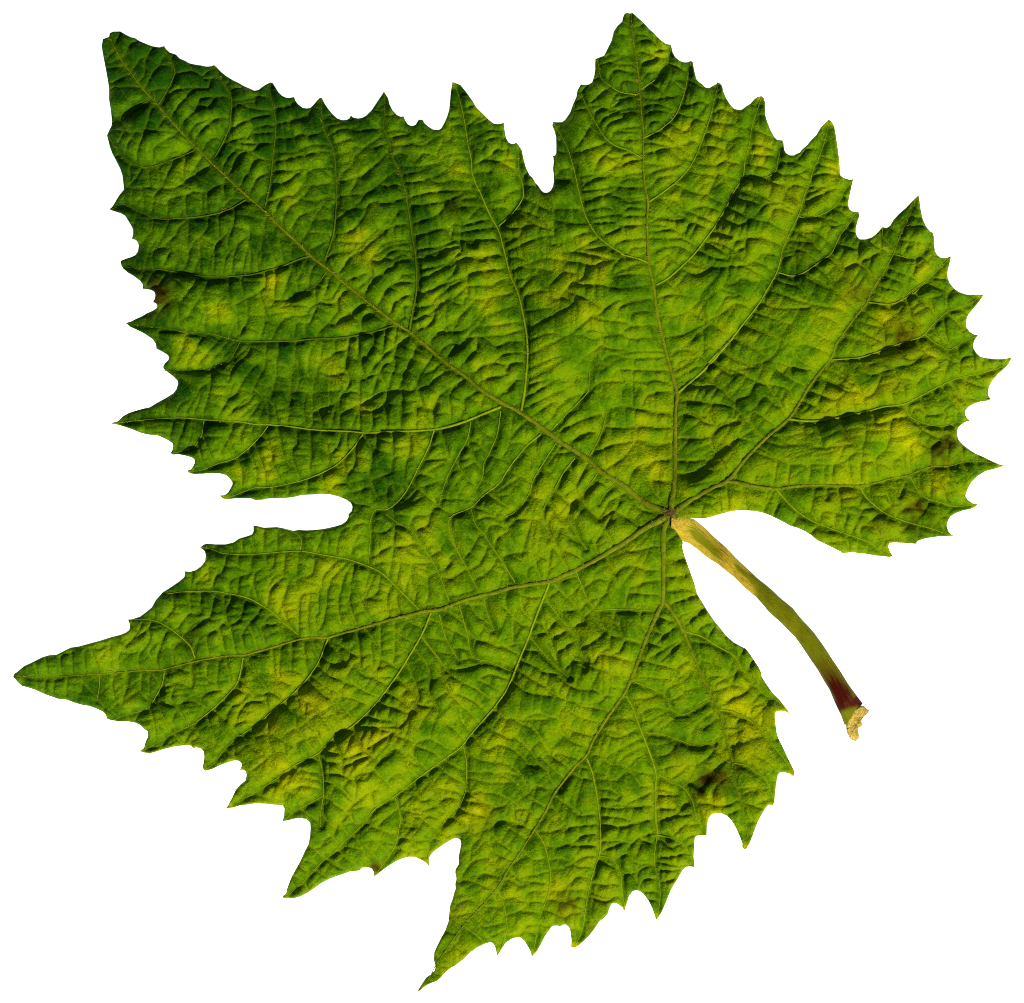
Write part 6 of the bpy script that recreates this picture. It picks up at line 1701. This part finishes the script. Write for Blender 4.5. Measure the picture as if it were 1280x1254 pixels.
for p in fine + ladder:
    q = dens(p, 1.0); t = np.gradient(q, axis=0)
    for sgn in (1, -1):
        nxt = random.uniform(4, 14)
        for i in range(1, len(q) - 1):
            if i < nxt: continue
            x, y = q[i]; na = math.atan2(t[i, 1], t[i, 0]) + sgn * math.pi / 2
            if near(RO, x + 4 * math.cos(na), y + 4 * math.sin(na), 6): nxt = i + 3; continue
            idn += 1
            line, L = march(x, y, na + random.uniform(-.3, .3), idn, (VO, TO, RO), True, 34, 5.0, 0.3)
            if L > 6: rung.append(np.array(line[::3] + [line[-1]])); occ_mark(RO, line, idn)
            nxt = i + random.uniform(16, 34)

# ------------------------------------------------------------------ relief of the blade (leaf units, up)
m0 = raster(main + side); m1 = m0 | raster(fine + ladder); m2 = m1 | raster(rung)
u1 = membrane(m1, INS, 280); u2 = membrane(m2, INS, 180)
f4 = 4
ins4 = INS[:NY // f4 * f4, :NX // f4 * f4].reshape(NY // f4, f4, NX // f4, f4).mean((1, 3)) > 0.5
mm4 = m0[:NY // f4 * f4, :NX // f4 * f4].reshape(NY // f4, f4, NX // f4, f4).max((1, 3))
def membrane4(fixed, inside, n):
    global NX, NY
    a, b = NX, NY; NY, NX = fixed.shape
    u = membrane(fixed, inside, n); NX, NY = a, b
    return u
u0 = upsample(np.sqrt(2 * membrane4(mm4, ins4, 300)) * f4 * G, f4, NY, NX)
def bowl(u):
    s = np.sqrt(2 * blur(u, 7.0) * 1.5) + 1.0          # about the local cell width
    return (0.4 * np.sqrt(2 * u) + (1 - 0.4) * 4 * u / s) * G
b1 = bowl(u1); b2 = bowl(u2)
depthvar = 1.0 + 0.28 * noise(26) + 0.15 * noise(9)
depthvar = np.clip(depthvar, 0.45, 2.0)
valley = (1 - .75 * np.clip(splat(main, 6.0), 0, 1)) * (1 - .6 * np.clip(splat(side, 3.6), 0, 1))
h = blur(valley * (0.23 * b1 + 0.23 * b2) * depthvar, .75)
h += 0.36 * u0 * (noise(40) * 0.35 + 0.75)
wm = splat(main, 3.4); ws = splat(side, 2.0); wl = splat(fine + ladder, 1.15); wr = splat(rung, .95)
h += 1.2 * wm + 0.5 * ws - 0.95 * wl * np.clip(.75 + .35 * noise(18), .2, 1.5) - 0.95 * .45 * wr
h = np.maximum(h, blur(h, 5.0) - 2.0)            # no crease deeper than this below its surroundings
edge_d = blur_fast(INS.astype(np.float32), 11 / G)
edge_n = blur(INS.astype(np.float32), 4 / G)
h -= 7 * np.clip(1 - edge_d, 0, .5) * 2
for a, wn_, ws_, p in FOLDS:
    q = dens(p, 3.0); t = np.gradient(q, axis=0)
    x0, x1, y0, y1 = q[:, 0].min() - 70, q[:, 0].max() + 70, q[:, 1].min() - 70, q[:, 1].max() + 70
    i0, i1, j0, j1 = max(int((x0 + 4) / G), 0), min(int((x1 + 4) / G), NX), max(int((y0 + 4) / G), 0), min(int((y1 + 4) / G), NY)
    X, Y = XX[j0:j1, i0:i1], YY[j0:j1, i0:i1]
    D2 = (X[..., None] - q[:, 0]) ** 2 + (Y[..., None] - q[:, 1]) ** 2
    k = D2.argmin(-1); d = np.sqrt(D2.min(-1))
    nx, ny = -t[k, 1], t[k, 0]
    s = (X - q[k, 0]) * nx + (Y - q[k, 1]) * ny
    # the high side is up-left of the line, the steep side down-right of it
    low = np.where(nx * 0.55 + ny * 0.83 > 0, 1, -1) * s > 0
    f = np.where(low, np.exp(-d / ws_), np.exp(-(d / wn_) ** 1.3))
    u = k / max(1, len(q) - 1); tap = np.clip(np.minimum(u, 1 - u) * 4 + .15, 0, 1)
    h[j0:j1, i0:i1] += (-a * 1.35 * blur((f * tap).astype(np.float32), 1.6)).astype(np.float32)
h += 0.45 * noise(9) + 2.1 * noise(20) * (0.35 + 0.65 * np.clip(u0 / 30, 0, 1)) + 8.5 * noise(55) + 0.10 * noise(3.0)
R2 = ((XX - 640) ** 2 + (YY - 627) ** 2) / 640.0 ** 2
h -= 48 * R2
h = h.astype(np.float32)
HB = h

def bil(a, x, y):
    fx = np.clip((x + 4) / G, 0, NX - 1.01); fy = np.clip((y + 4) / G, 0, NY - 1.01)
    i, j = fx.astype(int), fy.astype(int); u, v = fx - i, fy - j
    return (a[j, i] * (1 - u) + a[j, i + 1] * u) * (1 - v) + (a[j + 1, i] * (1 - u) + a[j + 1, i + 1] * u) * v

# ------------------------------------------------------------------ pigment, with some shade painted in
yel = np.zeros((NY, NX), np.float32); brn = np.zeros((NY, NX), np.float32)
for tgt, lst in ((yel, YEL), (brn, BRN)):
    for x, y, r, s in lst:
        tgt += s * np.exp(-(((XX - x) ** 2 + (YY - y) ** 2) / (r * r)) * 1.1)
away = np.clip(b1 / 9.0, 0, 1)
yel = .8 * yel * (0.62 + .30 * noise(9) + .18 * noise(4)) + np.clip(u0 / 36, 0, 1) * np.clip(.15 + .08 * noise(22) + .16 * noise(8), -.1, .55) - .22 * np.exp(-(u0 / 9.0) ** 2) + 0.10 * noise(30) + 0.08 * noise(12) + .06 * noise(4)
yel += 0.55 * np.clip(1 - edge_n * 1.15, 0, 1) * np.clip((XX + YY - 500) / 700, 0.1, 1)
yel += 0.50 * np.clip((XX + YY - 1050) / 800, -1.2, .22)  # deeper green towards upper left, partly painted shade of that lobe
# pale tips of the teeth
k3 = 3; pa, pb = np.roll(OUT, k3, 0) - OUT, np.roll(OUT, -k3, 0) - OUT
ang = np.arccos(np.clip((pa * pb).sum(1) / (np.linalg.norm(pa, axis=1) * np.linalg.norm(pb, axis=1) + 1e-9), -1, 1))
for i in range(len(OUT)):
    x, y = OUT[i]
    if ang[i] < 1.25 and ang[i] <= ang[max(0, i - 3):i + 4].min() and x + y > 640:
        c3 = OUT[i] + .25 * (pa[i] + pb[i])
        if INS[min(max(int((c3[1] + 4) / G), 0), NY - 1), min(max(int((c3[0] + 4) / G), 0), NX - 1)]:
            yel += 1.8 * np.exp(-((XX - x) ** 2 + (YY - y) ** 2) / 45.0)
brn = brn * np.clip(0.7 + .35 * noise(7) + .3 * noise(3), 0, 1.6)
yel = np.clip(yel, -0.4, 1.2); brn = np.clip(1.05 * brn, 0, 1)
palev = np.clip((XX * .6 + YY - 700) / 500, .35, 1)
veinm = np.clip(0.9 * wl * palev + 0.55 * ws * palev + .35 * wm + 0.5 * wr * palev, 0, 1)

# ------------------------------------------------------------------ materials
def mat(name):
    m = bpy.data.materials.new(name); m.use_nodes = True; t = m.node_tree
    return m, t, t.nodes["Principled BSDF"]
def nd(t, kind, **kw):
    n = t.nodes.new(kind)
    for k, v in kw.items(): setattr(n, k, v)
    return n
def mix(t, fac, a, b, mode='MIX'):
    n = nd(t, "ShaderNodeMix", data_type='RGBA', blend_type=mode)
    for sock, val in ((n.inputs[0], fac), (n.inputs[6], a), (n.inputs[7], b)):
        if isinstance(val, (int, float, tuple)): sock.default_value = val
        else: t.links.new(val, sock)
    return n.outputs[2]
def mth(t, op, a, b=0.0, clamp=False):
    n = nd(t, "ShaderNodeMath", operation=op, use_clamp=clamp)
    for sock, val in ((n.inputs[0], a), (n.inputs[1], b)):
        if isinstance(val, (int, float)): sock.default_value = val
        else: t.links.new(val, sock)
    return n.outputs[0]
def noi(t, scale, detail=3, rough=.6, vec=None):
    n = nd(t, "ShaderNodeTexNoise"); n.inputs["Scale"].default_value = scale; n.inputs["Detail"].default_value = detail; n.inputs["Roughness"].default_value = rough
    if vec is None:
        g = nd(t, "ShaderNodeTexCoord"); vec = g.outputs["Object"]
    t.links.new(vec, n.inputs["Vector"]); return n.outputs["Fac"]
def ramp(t, fac, lo, hi):
    n = nd(t, "ShaderNodeMapRange"); t.links.new(fac, n.inputs[0]); n.inputs[1].default_value = lo; n.inputs[2].default_value = hi; return n.outputs[0]
def bump(t, bs, hgt, strength, dist):
    b = nd(t, "ShaderNodeBump"); b.inputs["Strength"].default_value = strength; b.inputs["Distance"].default_value = dist
    t.links.new(hgt, b.inputs["Height"]); t.links.new(b.outputs[0], bs.inputs["Normal"])

blade_mat, t, bs = mat("leaf_green")
at = nd(t, "ShaderNodeAttribute", attribute_name="pigment_shade"); sp_ = nd(t, "ShaderNodeSeparateColor"); t.links.new(at.outputs["Color"], sp_.inputs[0])
n1, n2, n3 = noi(t, 800, 5, .65), noi(t, 2400, 4, .8), noi(t, 160, 3)
yl = mth(t, 'SUBTRACT', mth(t, 'MULTIPLY', sp_.outputs[1], 1.6), 0.4)
yl = mth(t, 'ADD', yl, mth(t, 'MULTIPLY', mth(t, 'SUBTRACT', n1, .5), .9))
col = mix(t, ramp(t, yl, -.35, .15), (.006,.050,.0001,1), (.080,.185,.0001,1))
col = mix(t, ramp(t, yl, .1, 1.05), col, (.30,.33,.0002,1))
col = mix(t, mth(t, 'MULTIPLY', sp_.outputs[0], .55), col, (.17,.25,.0004,1))
col = mix(t, mth(t, 'MULTIPLY', ramp(t, n2, .45, .70), .42), col, (.03,.085,.0001,1))
col = mix(t, mth(t, 'MULTIPLY', sp_.outputs[2], mth(t, 'ADD', .35, n1), True), col, (.035,.014,.0004,1))
n4 = noi(t, 2300, 3, .7); n5 = noi(t, 1500, 4, .75)
col = mix(t, mth(t, 'MULTIPLY', ramp(t, n5, .60, .74), .22), col, (.10, .05, .0004, 1))
col = mix(t, mth(t, 'MULTIPLY', ramp(t, n4, .48, .68), .38), col, mix(t, 1.0, col, (1.5, 1.4, 1, 1), 'MULTIPLY'))
# scattered tiny pale specks on the surface
spk = noi(t, 5200, 1, .5)
col = mix(t, mth(t, 'MULTIPLY', ramp(t, spk, .73, .78), .5), col, (.42, .36, .05, 1))
t.links.new(col, bs.inputs["Base Color"]); bs.inputs["Roughness"].default_value = .75; bs.inputs["Specular IOR Level"].default_value = .025
vo = nd(t, "ShaderNodeTexVoronoi", feature='DISTANCE_TO_EDGE'); vo.inputs["Scale"].default_value = 900
tc = nd(t, "ShaderNodeTexCoord"); ofs = nd(t, "ShaderNodeVectorMath", operation='MULTIPLY_ADD'); nv_ = nd(t, "ShaderNodeTexNoise"); nv_.inputs["Scale"].default_value = 900
t.links.new(tc.outputs["Object"], nv_.inputs["Vector"]); t.links.new(nv_.outputs["Color"], ofs.inputs[0]); ofs.inputs[1].default_value = (.0011, .0011, .0011); t.links.new(tc.outputs["Object"], ofs.inputs[2])
t.links.new(ofs.outputs[0], vo.inputs["Vector"])
areole = ramp(t, vo.outputs["Distance"], 0.0, .28)
bump(t, bs, mth(t, 'ADD', mth(t, 'ADD', n2, mth(t, 'MULTIPLY', n1, 1.2)), mth(t, 'MULTIPLY', areole, .28)), .9, .0003)

vein_mat, t, bs = mat("vein_olive")
n1, n2 = noi(t, 900, 4), noi(t, 120, 2)
col = mix(t, ramp(t, n1, .35, .65), (.075,.115,.0004,1), (.15,.175,.001,1))
col = mix(t, mth(t, 'MULTIPLY', ramp(t, n2, .5, .75), .3), col, (.10,.08,.001,1))
g = nd(t, "ShaderNodeTexCoord"); vd = nd(t, "ShaderNodeVectorMath", operation='DISTANCE'); t.links.new(g.outputs["Object"], vd.inputs[0]); vd.inputs[1].default_value = ((838 - CX) * PX, (CY - 644) * PX, .004)
col = mix(t, mth(t, 'MULTIPLY', ramp(t, mth(t, 'ADD', vd.outputs["Value"], mth(t, 'MULTIPLY', n1, .0012)), .0030, .0012), .85), col, (.075, .042, .003, 1))
t.links.new(col, bs.inputs["Base Color"]); bs.inputs["Roughness"].default_value = .65; bs.inputs["Specular IOR Level"].default_value = .06
bump(t, bs, n1, .5, .0002)

side_mat, t, bs = mat("vein_green")
n1, n2 = noi(t, 900, 4), noi(t, 120, 2)
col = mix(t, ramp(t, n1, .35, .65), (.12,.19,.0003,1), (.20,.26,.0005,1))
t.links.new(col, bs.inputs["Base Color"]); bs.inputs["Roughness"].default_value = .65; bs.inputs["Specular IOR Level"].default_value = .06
bump(t, bs, n1, .5, .0002)

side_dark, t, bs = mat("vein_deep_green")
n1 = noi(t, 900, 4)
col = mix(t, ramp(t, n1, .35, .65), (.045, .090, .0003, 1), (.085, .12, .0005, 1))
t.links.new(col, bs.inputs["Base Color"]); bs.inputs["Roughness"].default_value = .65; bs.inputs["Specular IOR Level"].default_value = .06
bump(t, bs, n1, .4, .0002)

hair_mat, t, bs = mat("pale_hair"); bs.inputs["Base Color"].default_value = (.24, .21, .02, 1); bs.inputs["Roughness"].default_value = .6

tuft_mat, t, bs = mat("brown_hair"); bs.inputs["Base Color"].default_value = (.11, .065, .006, 1); bs.inputs["Roughness"].default_value = .7

stalk_mat, t, bs = mat("stalk_skin")
at = nd(t, "ShaderNodeAttribute", attribute_name="stalk"); sp_ = nd(t, "ShaderNodeSeparateColor"); t.links.new(at.outputs["Color"], sp_.inputs[0])
al = nd(t, "ShaderNodeAttribute", attribute_name="along").outputs["Vector"]
n1, n2, n3 = noi(t, .22, 5, .7, al), noi(t, .8, 3, .7, al), noi(t, .30, 4, .7, al)
col = mix(t, ramp(t, n1, .3, .7), (.105, .135, .0004, 1), (.16, .165, .0006, 1))
col = mix(t, mth(t, 'MULTIPLY', ramp(t, n2, .5, .65), .55), col, (.15, .14, .001, 1))
col = mix(t, mth(t, 'MULTIPLY', ramp(t, n3, .52, .66), .6), col, (.10, .07, .001, 1))
cork = mix(t, ramp(t, n1, .3, .7), (.44, .34, .026, 1), (.30, .22, .012, 1))
cork = mix(t, mth(t, 'MULTIPLY', ramp(t, n3, .54, .64), .75), cork, (.20, .085, .010, 1))
cork = mix(t, mth(t, 'MULTIPLY', ramp(t, n2, .54, .62), .6), cork, (.16, .085, .008, 1))
col = mix(t, ramp(t, mth(t, 'ADD', sp_.outputs[0], mth(t, 'MULTIPLY', mth(t, 'SUBTRACT', n1, .5), 1.6)), .25, .75), col, cork)
col = mix(t, ramp(t, mth(t, 'ADD', sp_.outputs[1], mth(t, 'MULTIPLY', mth(t, 'SUBTRACT', n1, .5), 1.3)),     .08, .92), col, (.05, .003, .0004, 1))
t.links.new(col, bs.inputs["Base Color"]); bs.inputs["Roughness"].default_value = .7; bs.inputs["Specular IOR Level"].default_value = .06
bump(t, bs, mth(t, 'ADD', n1, n2), .7, .0004)

cut_mat, t, bs = mat("torn_wood")
n1, n2 = noi(t, 900, 4), noi(t, 2500, 3)
col = mix(t, ramp(t, n1, .35, .6), (.28, .20, .018, 1), (.46, .35, .05, 1)); col = mix(t, mth(t, 'MULTIPLY', ramp(t, n2, .47, .65), .6), col, (.18, .08, .008, 1))
t.links.new(col, bs.inputs["Base Color"]); bs.inputs["Roughness"].default_value = .8
bump(t, bs, n1, .8, .0004)

panel_mat, t, bs = mat("glowing_white_sheet")
bs.inputs["Base Color"].default_value = (.85, .85, .85, 1); bs.inputs["Roughness"].default_value = .6; bs.inputs["Specular IOR Level"].default_value = .1
bs.inputs["Emission Color"].default_value = (1, 1, 1, 1); bs.inputs["Emission Strength"].default_value = 1.0  # backdrop glow, added to wash out the leaf's shadow

# ------------------------------------------------------------------ mesh building
def w3(x, y, z):
    return np.stack([(np.asarray(x) - CX) * PX, (CY - np.asarray(y)) * PX, np.asarray(z) * PX], -1)
def make_mesh(name, verts, faces, material, parent=None, smooth=True, tri=None):
    me = bpy.data.meshes.new(name)
    verts = np.asarray(verts, np.float32); faces = np.asarray(faces, np.int32)
    n = faces.shape[1]
    me.vertices.add(len(verts)); me.vertices.foreach_set("co", verts.ravel())
    me.loops.add(faces.size); me.loops.foreach_set("vertex_index", faces.ravel())
    me.polygons.add(len(faces)); me.polygons.foreach_set("loop_start", np.arange(0, faces.size, n, dtype=np.int32))
    me.polygons.foreach_set("use_smooth", np.full(len(faces), smooth))
    me.update(calc_edges=True); me.validate()
    me.materials.append(material)
    o = bpy.data.objects.new(name, me); SC.collection.objects.link(o)
    if parent: o.parent = parent
    return o

leaf = bpy.data.objects.new("vine_leaf", None); SC.collection.objects.link(leaf)
leaf.location = (0, 0, 0)
leaf["label"] = "large green lobed vine leaf with toothed edges, raised veins and a curved stalk"
leaf["category"] = "leaf"

# blade: grid cells touching the outline shape, outer corners drawn in to the outline
c4 = INS[:-1, :-1] | INS[1:, :-1] | INS[:-1, 1:] | INS[1:, 1:]
use = np.zeros((NY, NX), bool)
use[:-1, :-1] |= c4; use[1:, :-1] |= c4; use[:-1, 1:] |= c4; use[1:, 1:] |= c4
idx = np.full((NY, NX), -1, np.int64); idx[use] = np.arange(use.sum())
vx, vy = XX[use].astype(float), YY[use].astype(float); ring = (~INS)[use]
A = OUT; B = np.roll(OUT, -1, 0); AB = B - A; L2 = (AB ** 2).sum(1) + 1e-9
ri = np.where(ring)[0]
for s0 in range(0, len(ri), 600):
    k = ri[s0:s0 + 600]; P = np.stack([vx[k], vy[k]], 1)
    tt = np.clip(((P[:, None] - A) * AB).sum(2) / L2, 0, 1); near_p = A + tt[..., None] * AB
    d = ((near_p - P[:, None]) ** 2).sum(2); b_ = d.argmin(1)
    vx[k] = near_p[np.arange(len(k)), b_, 0]; vy[k] = near_p[np.arange(len(k)), b_, 1]
vz = bil(h, vx, vy)
THK = 1.0
Z0 = THK - vz.min()
vz = vz + Z0; HB = h + Z0
jj, ii = np.where(c4)
q = np.stack([idx[jj, ii], idx[jj + 1, ii], idx[jj + 1, ii + 1], idx[jj, ii + 1]], 1)
nv = len(vx)
top = w3(vx, vy, vz); bot = w3(vx, vy, vz - THK)
e = np.concatenate([q[:, [0, 1]], q[:, [1, 2]], q[:, [2, 3]], q[:, [3, 0]]]); key = np.sort(e, 1); kk = key[:, 0] * nv + key[:, 1]
un, first, cnt = np.unique(kk, return_index=True, return_counts=True); be = e[first[cnt == 1]]
rim = np.stack([be[:, 1], be[:, 0], be[:, 0] + nv, be[:, 1] + nv], 1)
blade = make_mesh("blade", np.concatenate([top, bot]), np.concatenate([q, q[:, ::-1] + nv, rim]), blade_mat, leaf)
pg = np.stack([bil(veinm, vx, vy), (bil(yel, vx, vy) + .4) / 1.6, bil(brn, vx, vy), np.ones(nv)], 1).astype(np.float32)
ca = blade.data.attributes.new("pigment_shade", 'FLOAT_COLOR', 'POINT'); ca.data.foreach_set("color", np.concatenate([pg, pg]).ravel())

# raised veins lying along the blade
def tube(name, p, w0, w1, parent, material, power=1.0):
    q = dens(p, 2.2); n = len(q); t = np.gradient(q, axis=0); t /= np.linalg.norm(t, axis=1)[:, None] + 1e-9
    u = np.linspace(0, 1, n)
    w = (w0 + (w1 - w0) * u ** power) * (1 + .10 * np.sin(u * n * .31 + w0 * 9) * np.sin(u * n * .13)) / 2
    zc = bil(HB, q[:, 0], q[:, 1])
    zc0 = zc; k = 9; zc = np.convolve(np.pad(zc, k // 2, mode='edge'), np.ones(k) / k, 'valid'); zc = np.maximum(zc, .5 * (zc + zc0))
    S = 10; a = np.arange(S) / S * 2 * math.pi
    V = []
    for i in range(n):
        cs, sn = np.cos(a) * w[i], np.sin(a) * w[i]
        V.append(w3(q[i, 0] - t[i, 1] * cs, q[i, 1] + t[i, 0] * cs, zc[i] + (-0.05 if w0 > 4 else 0.25) * w[i] + .75 * sn))
    V = np.concatenate(V + [w3(q[:1, 0], q[:1, 1], zc[:1]), w3(q[-1:, 0], q[-1:, 1], zc[-1:])])
    F = [[i * S + j, i * S + (j + 1) % S, (i + 1) * S + (j + 1) % S, (i + 1) * S + j] for i in range(n - 1) for j in range(S)]
    o = make_mesh(name, V, F, material, parent)
    return o
for k, w0, w1, p in VEINS:
    if k == 0: tube("main_vein", p, w0 * 1.8, w1 * .8, leaf, vein_mat, .62)
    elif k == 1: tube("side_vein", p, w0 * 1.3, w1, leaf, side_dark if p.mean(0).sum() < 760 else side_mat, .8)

# short pale hairs along the bigger veins
HV, HF = [], []
for k, w0, w1, p in VEINS:
    if k > 1: continue
    q = dens(p, 1.0); t = np.gradient(q, axis=0)
    for _ in range(int(len(q) * (.12 if k == 0 else .03))):
        i = random.randrange(len(q)); a = math.atan2(t[i, 1], t[i, 0]) + random.choice((1, -1)) * random.uniform(.3, 1.6)
        L = random.uniform(2, 6.5); x, y = q[i] + np.array([random.uniform(-2, 2), random.uniform(-2, 2)]); b = random.uniform(-.35, .35)
        if not INQ[min(int((y + L * math.sin(a)) / Q), OH - 1), min(int((x + L * math.cos(a)) / Q), OW - 1)] or not INQ[min(int(y / Q), OH - 1), min(int(x / Q), OW - 1)]: continue
        base = len(HV); z = float(bil(HB, np.array([x]), np.array([y]))[0]) + w0 * .35
        for s in range(4):
            u = s / 3; r = .34 * (1 - .6 * u)
            for d in (0, 2.09, 4.19):
                HV.append(w3(x + r * math.cos(d), y + r * math.sin(d), z + 1.2 * math.sin(u * 2.6) + r * math.sin(d + 1)))
            x += L / 3 * math.cos(a); y += L / 3 * math.sin(a); a += b
        for s in range(3):
            for d in range(3):
                HF.append([base + s * 3 + d, base + s * 3 + (d + 1) % 3, base + s * 3 + 3 + (d + 1) % 3, base + s * 3 + 3 + d])
PALE = len(HF)
for _ in range(110):                      # a tuft where the veins meet
    a = random.uniform(0, 6.28); L = random.uniform(3, 8); rr = abs(random.gauss(0, 5)); x, y = NODE + rr * np.array([math.cos(a * 3.1), math.sin(a * 3.1)]); b = random.uniform(-.5, .5)
    base = len(HV); z = float(bil(HB, np.array([x]), np.array([y]))[0]) + 3.0
    for s in range(4):
        u = s / 3; r = .36 * (1 - .6 * u)
        for d in (0, 2.09, 4.19):
            HV.append(w3(x + r * math.cos(d), y + r * math.sin(d), z + 1.5 * math.sin(u * 2.6) + r * math.sin(d + 1)))
        x += L / 3 * math.cos(a); y += L / 3 * math.sin(a); a += b
    for s in range(3):
        for d in range(3):
            HF.append([base + s * 3 + d, base + s * 3 + (d + 1) % 3, base + s * 3 + 3 + (d + 1) % 3, base + s * 3 + 3 + d])
hairs = make_mesh("vein_hairs", np.array(HV), HF[:PALE], hair_mat, leaf); hairs["kind"] = "stuff"
tuft = make_mesh("brown_tuft", np.array(HV), HF[PALE:], tuft_mat, leaf); tuft["kind"] = "stuff"
for o in (hairs, tuft):
    bm = bmesh.new(); bm.from_mesh(o.data); bmesh.ops.delete(bm, geom=[v for v in bm.verts if not v.link_faces], context='VERTS'); bm.to_mesh(o.data); bm.free()

# stalk
def resamp(p, n):
    L = np.r_[0, np.cumsum(np.hypot(*np.diff(p, axis=0).T))]; t = np.linspace(0, L[-1], n)
    return np.c_[np.interp(t, L, p[:, 0]), np.interp(t, L, p[:, 1])]
n = 150; R, Lf = resamp(PET_R, n), resamp(PET_L, n); mid = (R + Lf) / 2; half = np.hypot(*(R - Lf).T) / 2; tall = np.minimum(half, 12.5) * (1 - .38 * np.clip((np.linspace(0, 1, n) - .94) / .06, 0, 1)); dr = (R - Lf) / (2 * half[:, None])
zb = np.maximum(bil(HB, mid[:, 0], mid[:, 1]) if False else 0, 0)
S = 40; V, CL, AL = [], [], []
z_node = float(bil(HB, np.array([845.]), np.array([650.]))[0])
for i in range(n):
    u = i / (n - 1); zc = tall[i] * .92 + (z_node - tall[i] * .55) * max(0, 1 - u * 5) ** 2
    for j in range(S):
        a = j / S * 2 * math.pi; c, s_ = math.cos(a), math.sin(a)
        rr = 1 + .025 * math.sin(3 * a + u * 9) + .02 * math.sin(u * 60 + 5 * a)
        groove = 1 - .10 * math.exp(-((a - 1.5) / .25) ** 2) * math.exp(-u * 2)
        AL.append((u * 48, c * half[i], s_ * half[i]))
        V.append(w3(mid[i, 0] + dr[i, 0] * c * half[i] * rr, mid[i, 1] + dr[i, 1] * c * half[i] * rr, zc + s_ * tall[i] * .92 * groove))
        # red: corky skin near the blade, bare green strip along its middle; green: dark red flush at the foot
        strip = math.exp(-((c - .02) / .52) ** 2) * (1 if s_ > 0 else 0) * min(1, max(0, (u - .05) / .05)) * min(1, max(0, (.265 - u) / .05)) + math.exp(-((c - .3) / .3) ** 2) * min(1, max(0, (u - .27) / .04))
        ck = min(1, max(0, (.385 - .03 * c - u) / .07 + .5)) * (1 - .95 * min(1, strip))
        rd = min(1, max(0, (u - .73 - .04 * c) / .15)) * min(1, max(0, (.985 + .03 * c - u) / .02)) * (1 - .6 * max(0, (c - .4) / .6) * (u < .96)) * (1 - .5 * max(0, (-c - .55) / .45) * (u < .9))
        CL.append((ck, rd, 0, 1))
F = [[i * S + j, i * S + (j + 1) % S, (i + 1) * S + (j + 1) % S, (i + 1) * S + j] for i in range(n - 1) for j in range(S)]
stalk = make_mesh("stalk", np.array(V), F, stalk_mat, leaf)
ca = stalk.data.attributes.new("stalk", 'FLOAT_COLOR', 'POINT'); ca.data.foreach_set("color", np.array(CL, np.float32).ravel())

va = stalk.data.attributes.new('along', 'FLOAT_VECTOR', 'POINT'); va.data.foreach_set('vector', np.array(AL, np.float32).ravel())

# torn foot of the stalk: a ragged woody plug
c_ = CUT.mean(0); q = dens(np.vstack([CUT, CUT[:1]]), 1.0)[:-1]; m = len(q)
V, F = [], []
rings = 9
for r in range(rings):
    k = 1 - r / (rings - 1) * .97
    for i in range(m):
        x, y = c_ + (q[i] - c_) * k
        z = 8.5 - 0.42 * ((x - c_[0]) * .45 + (y - c_[1]) * .85) + 1.0 * (1 - k) + (random.uniform(-.9, .9) if r else -2.0)
        V.append(w3(x, y, z))
for i in range(m): V.append(w3(c_[0] + (q[i][0] - c_[0]) * .93, c_[1] + (q[i][1] - c_[1]) * .93, .8))
for r in range(rings - 1):
    F += [[r * m + i, r * m + (i + 1) % m, (r + 1) * m + (i + 1) % m, (r + 1) * m + i] for i in range(m)]
F += [[rings * m + i, rings * m + (i + 1) % m, (i + 1) % m, i] for i in range(m)]
cut = make_mesh("torn_end", np.array(V), F, cut_mat, stalk)

# ------------------------------------------------------------------ white sheet added under the leaf, glowing so no shadow shows
ph = .30
pv = [(-ph, -ph, -.0002), (ph, -ph, -.0002), (ph, ph, -.0002), (-ph, ph, -.0002), (-ph, -ph, -.012), (ph, -ph, -.012), (ph, ph, -.012), (-ph, ph, -.012)]
pf = [(0, 1, 2, 3), (7, 6, 5, 4), (0, 4, 5, 1), (1, 5, 6, 2), (2, 6, 7, 3), (3, 7, 4, 0)]
panel = make_mesh("added_glow_sheet", pv, pf, panel_mat, None, False); panel["kind"] = "structure"
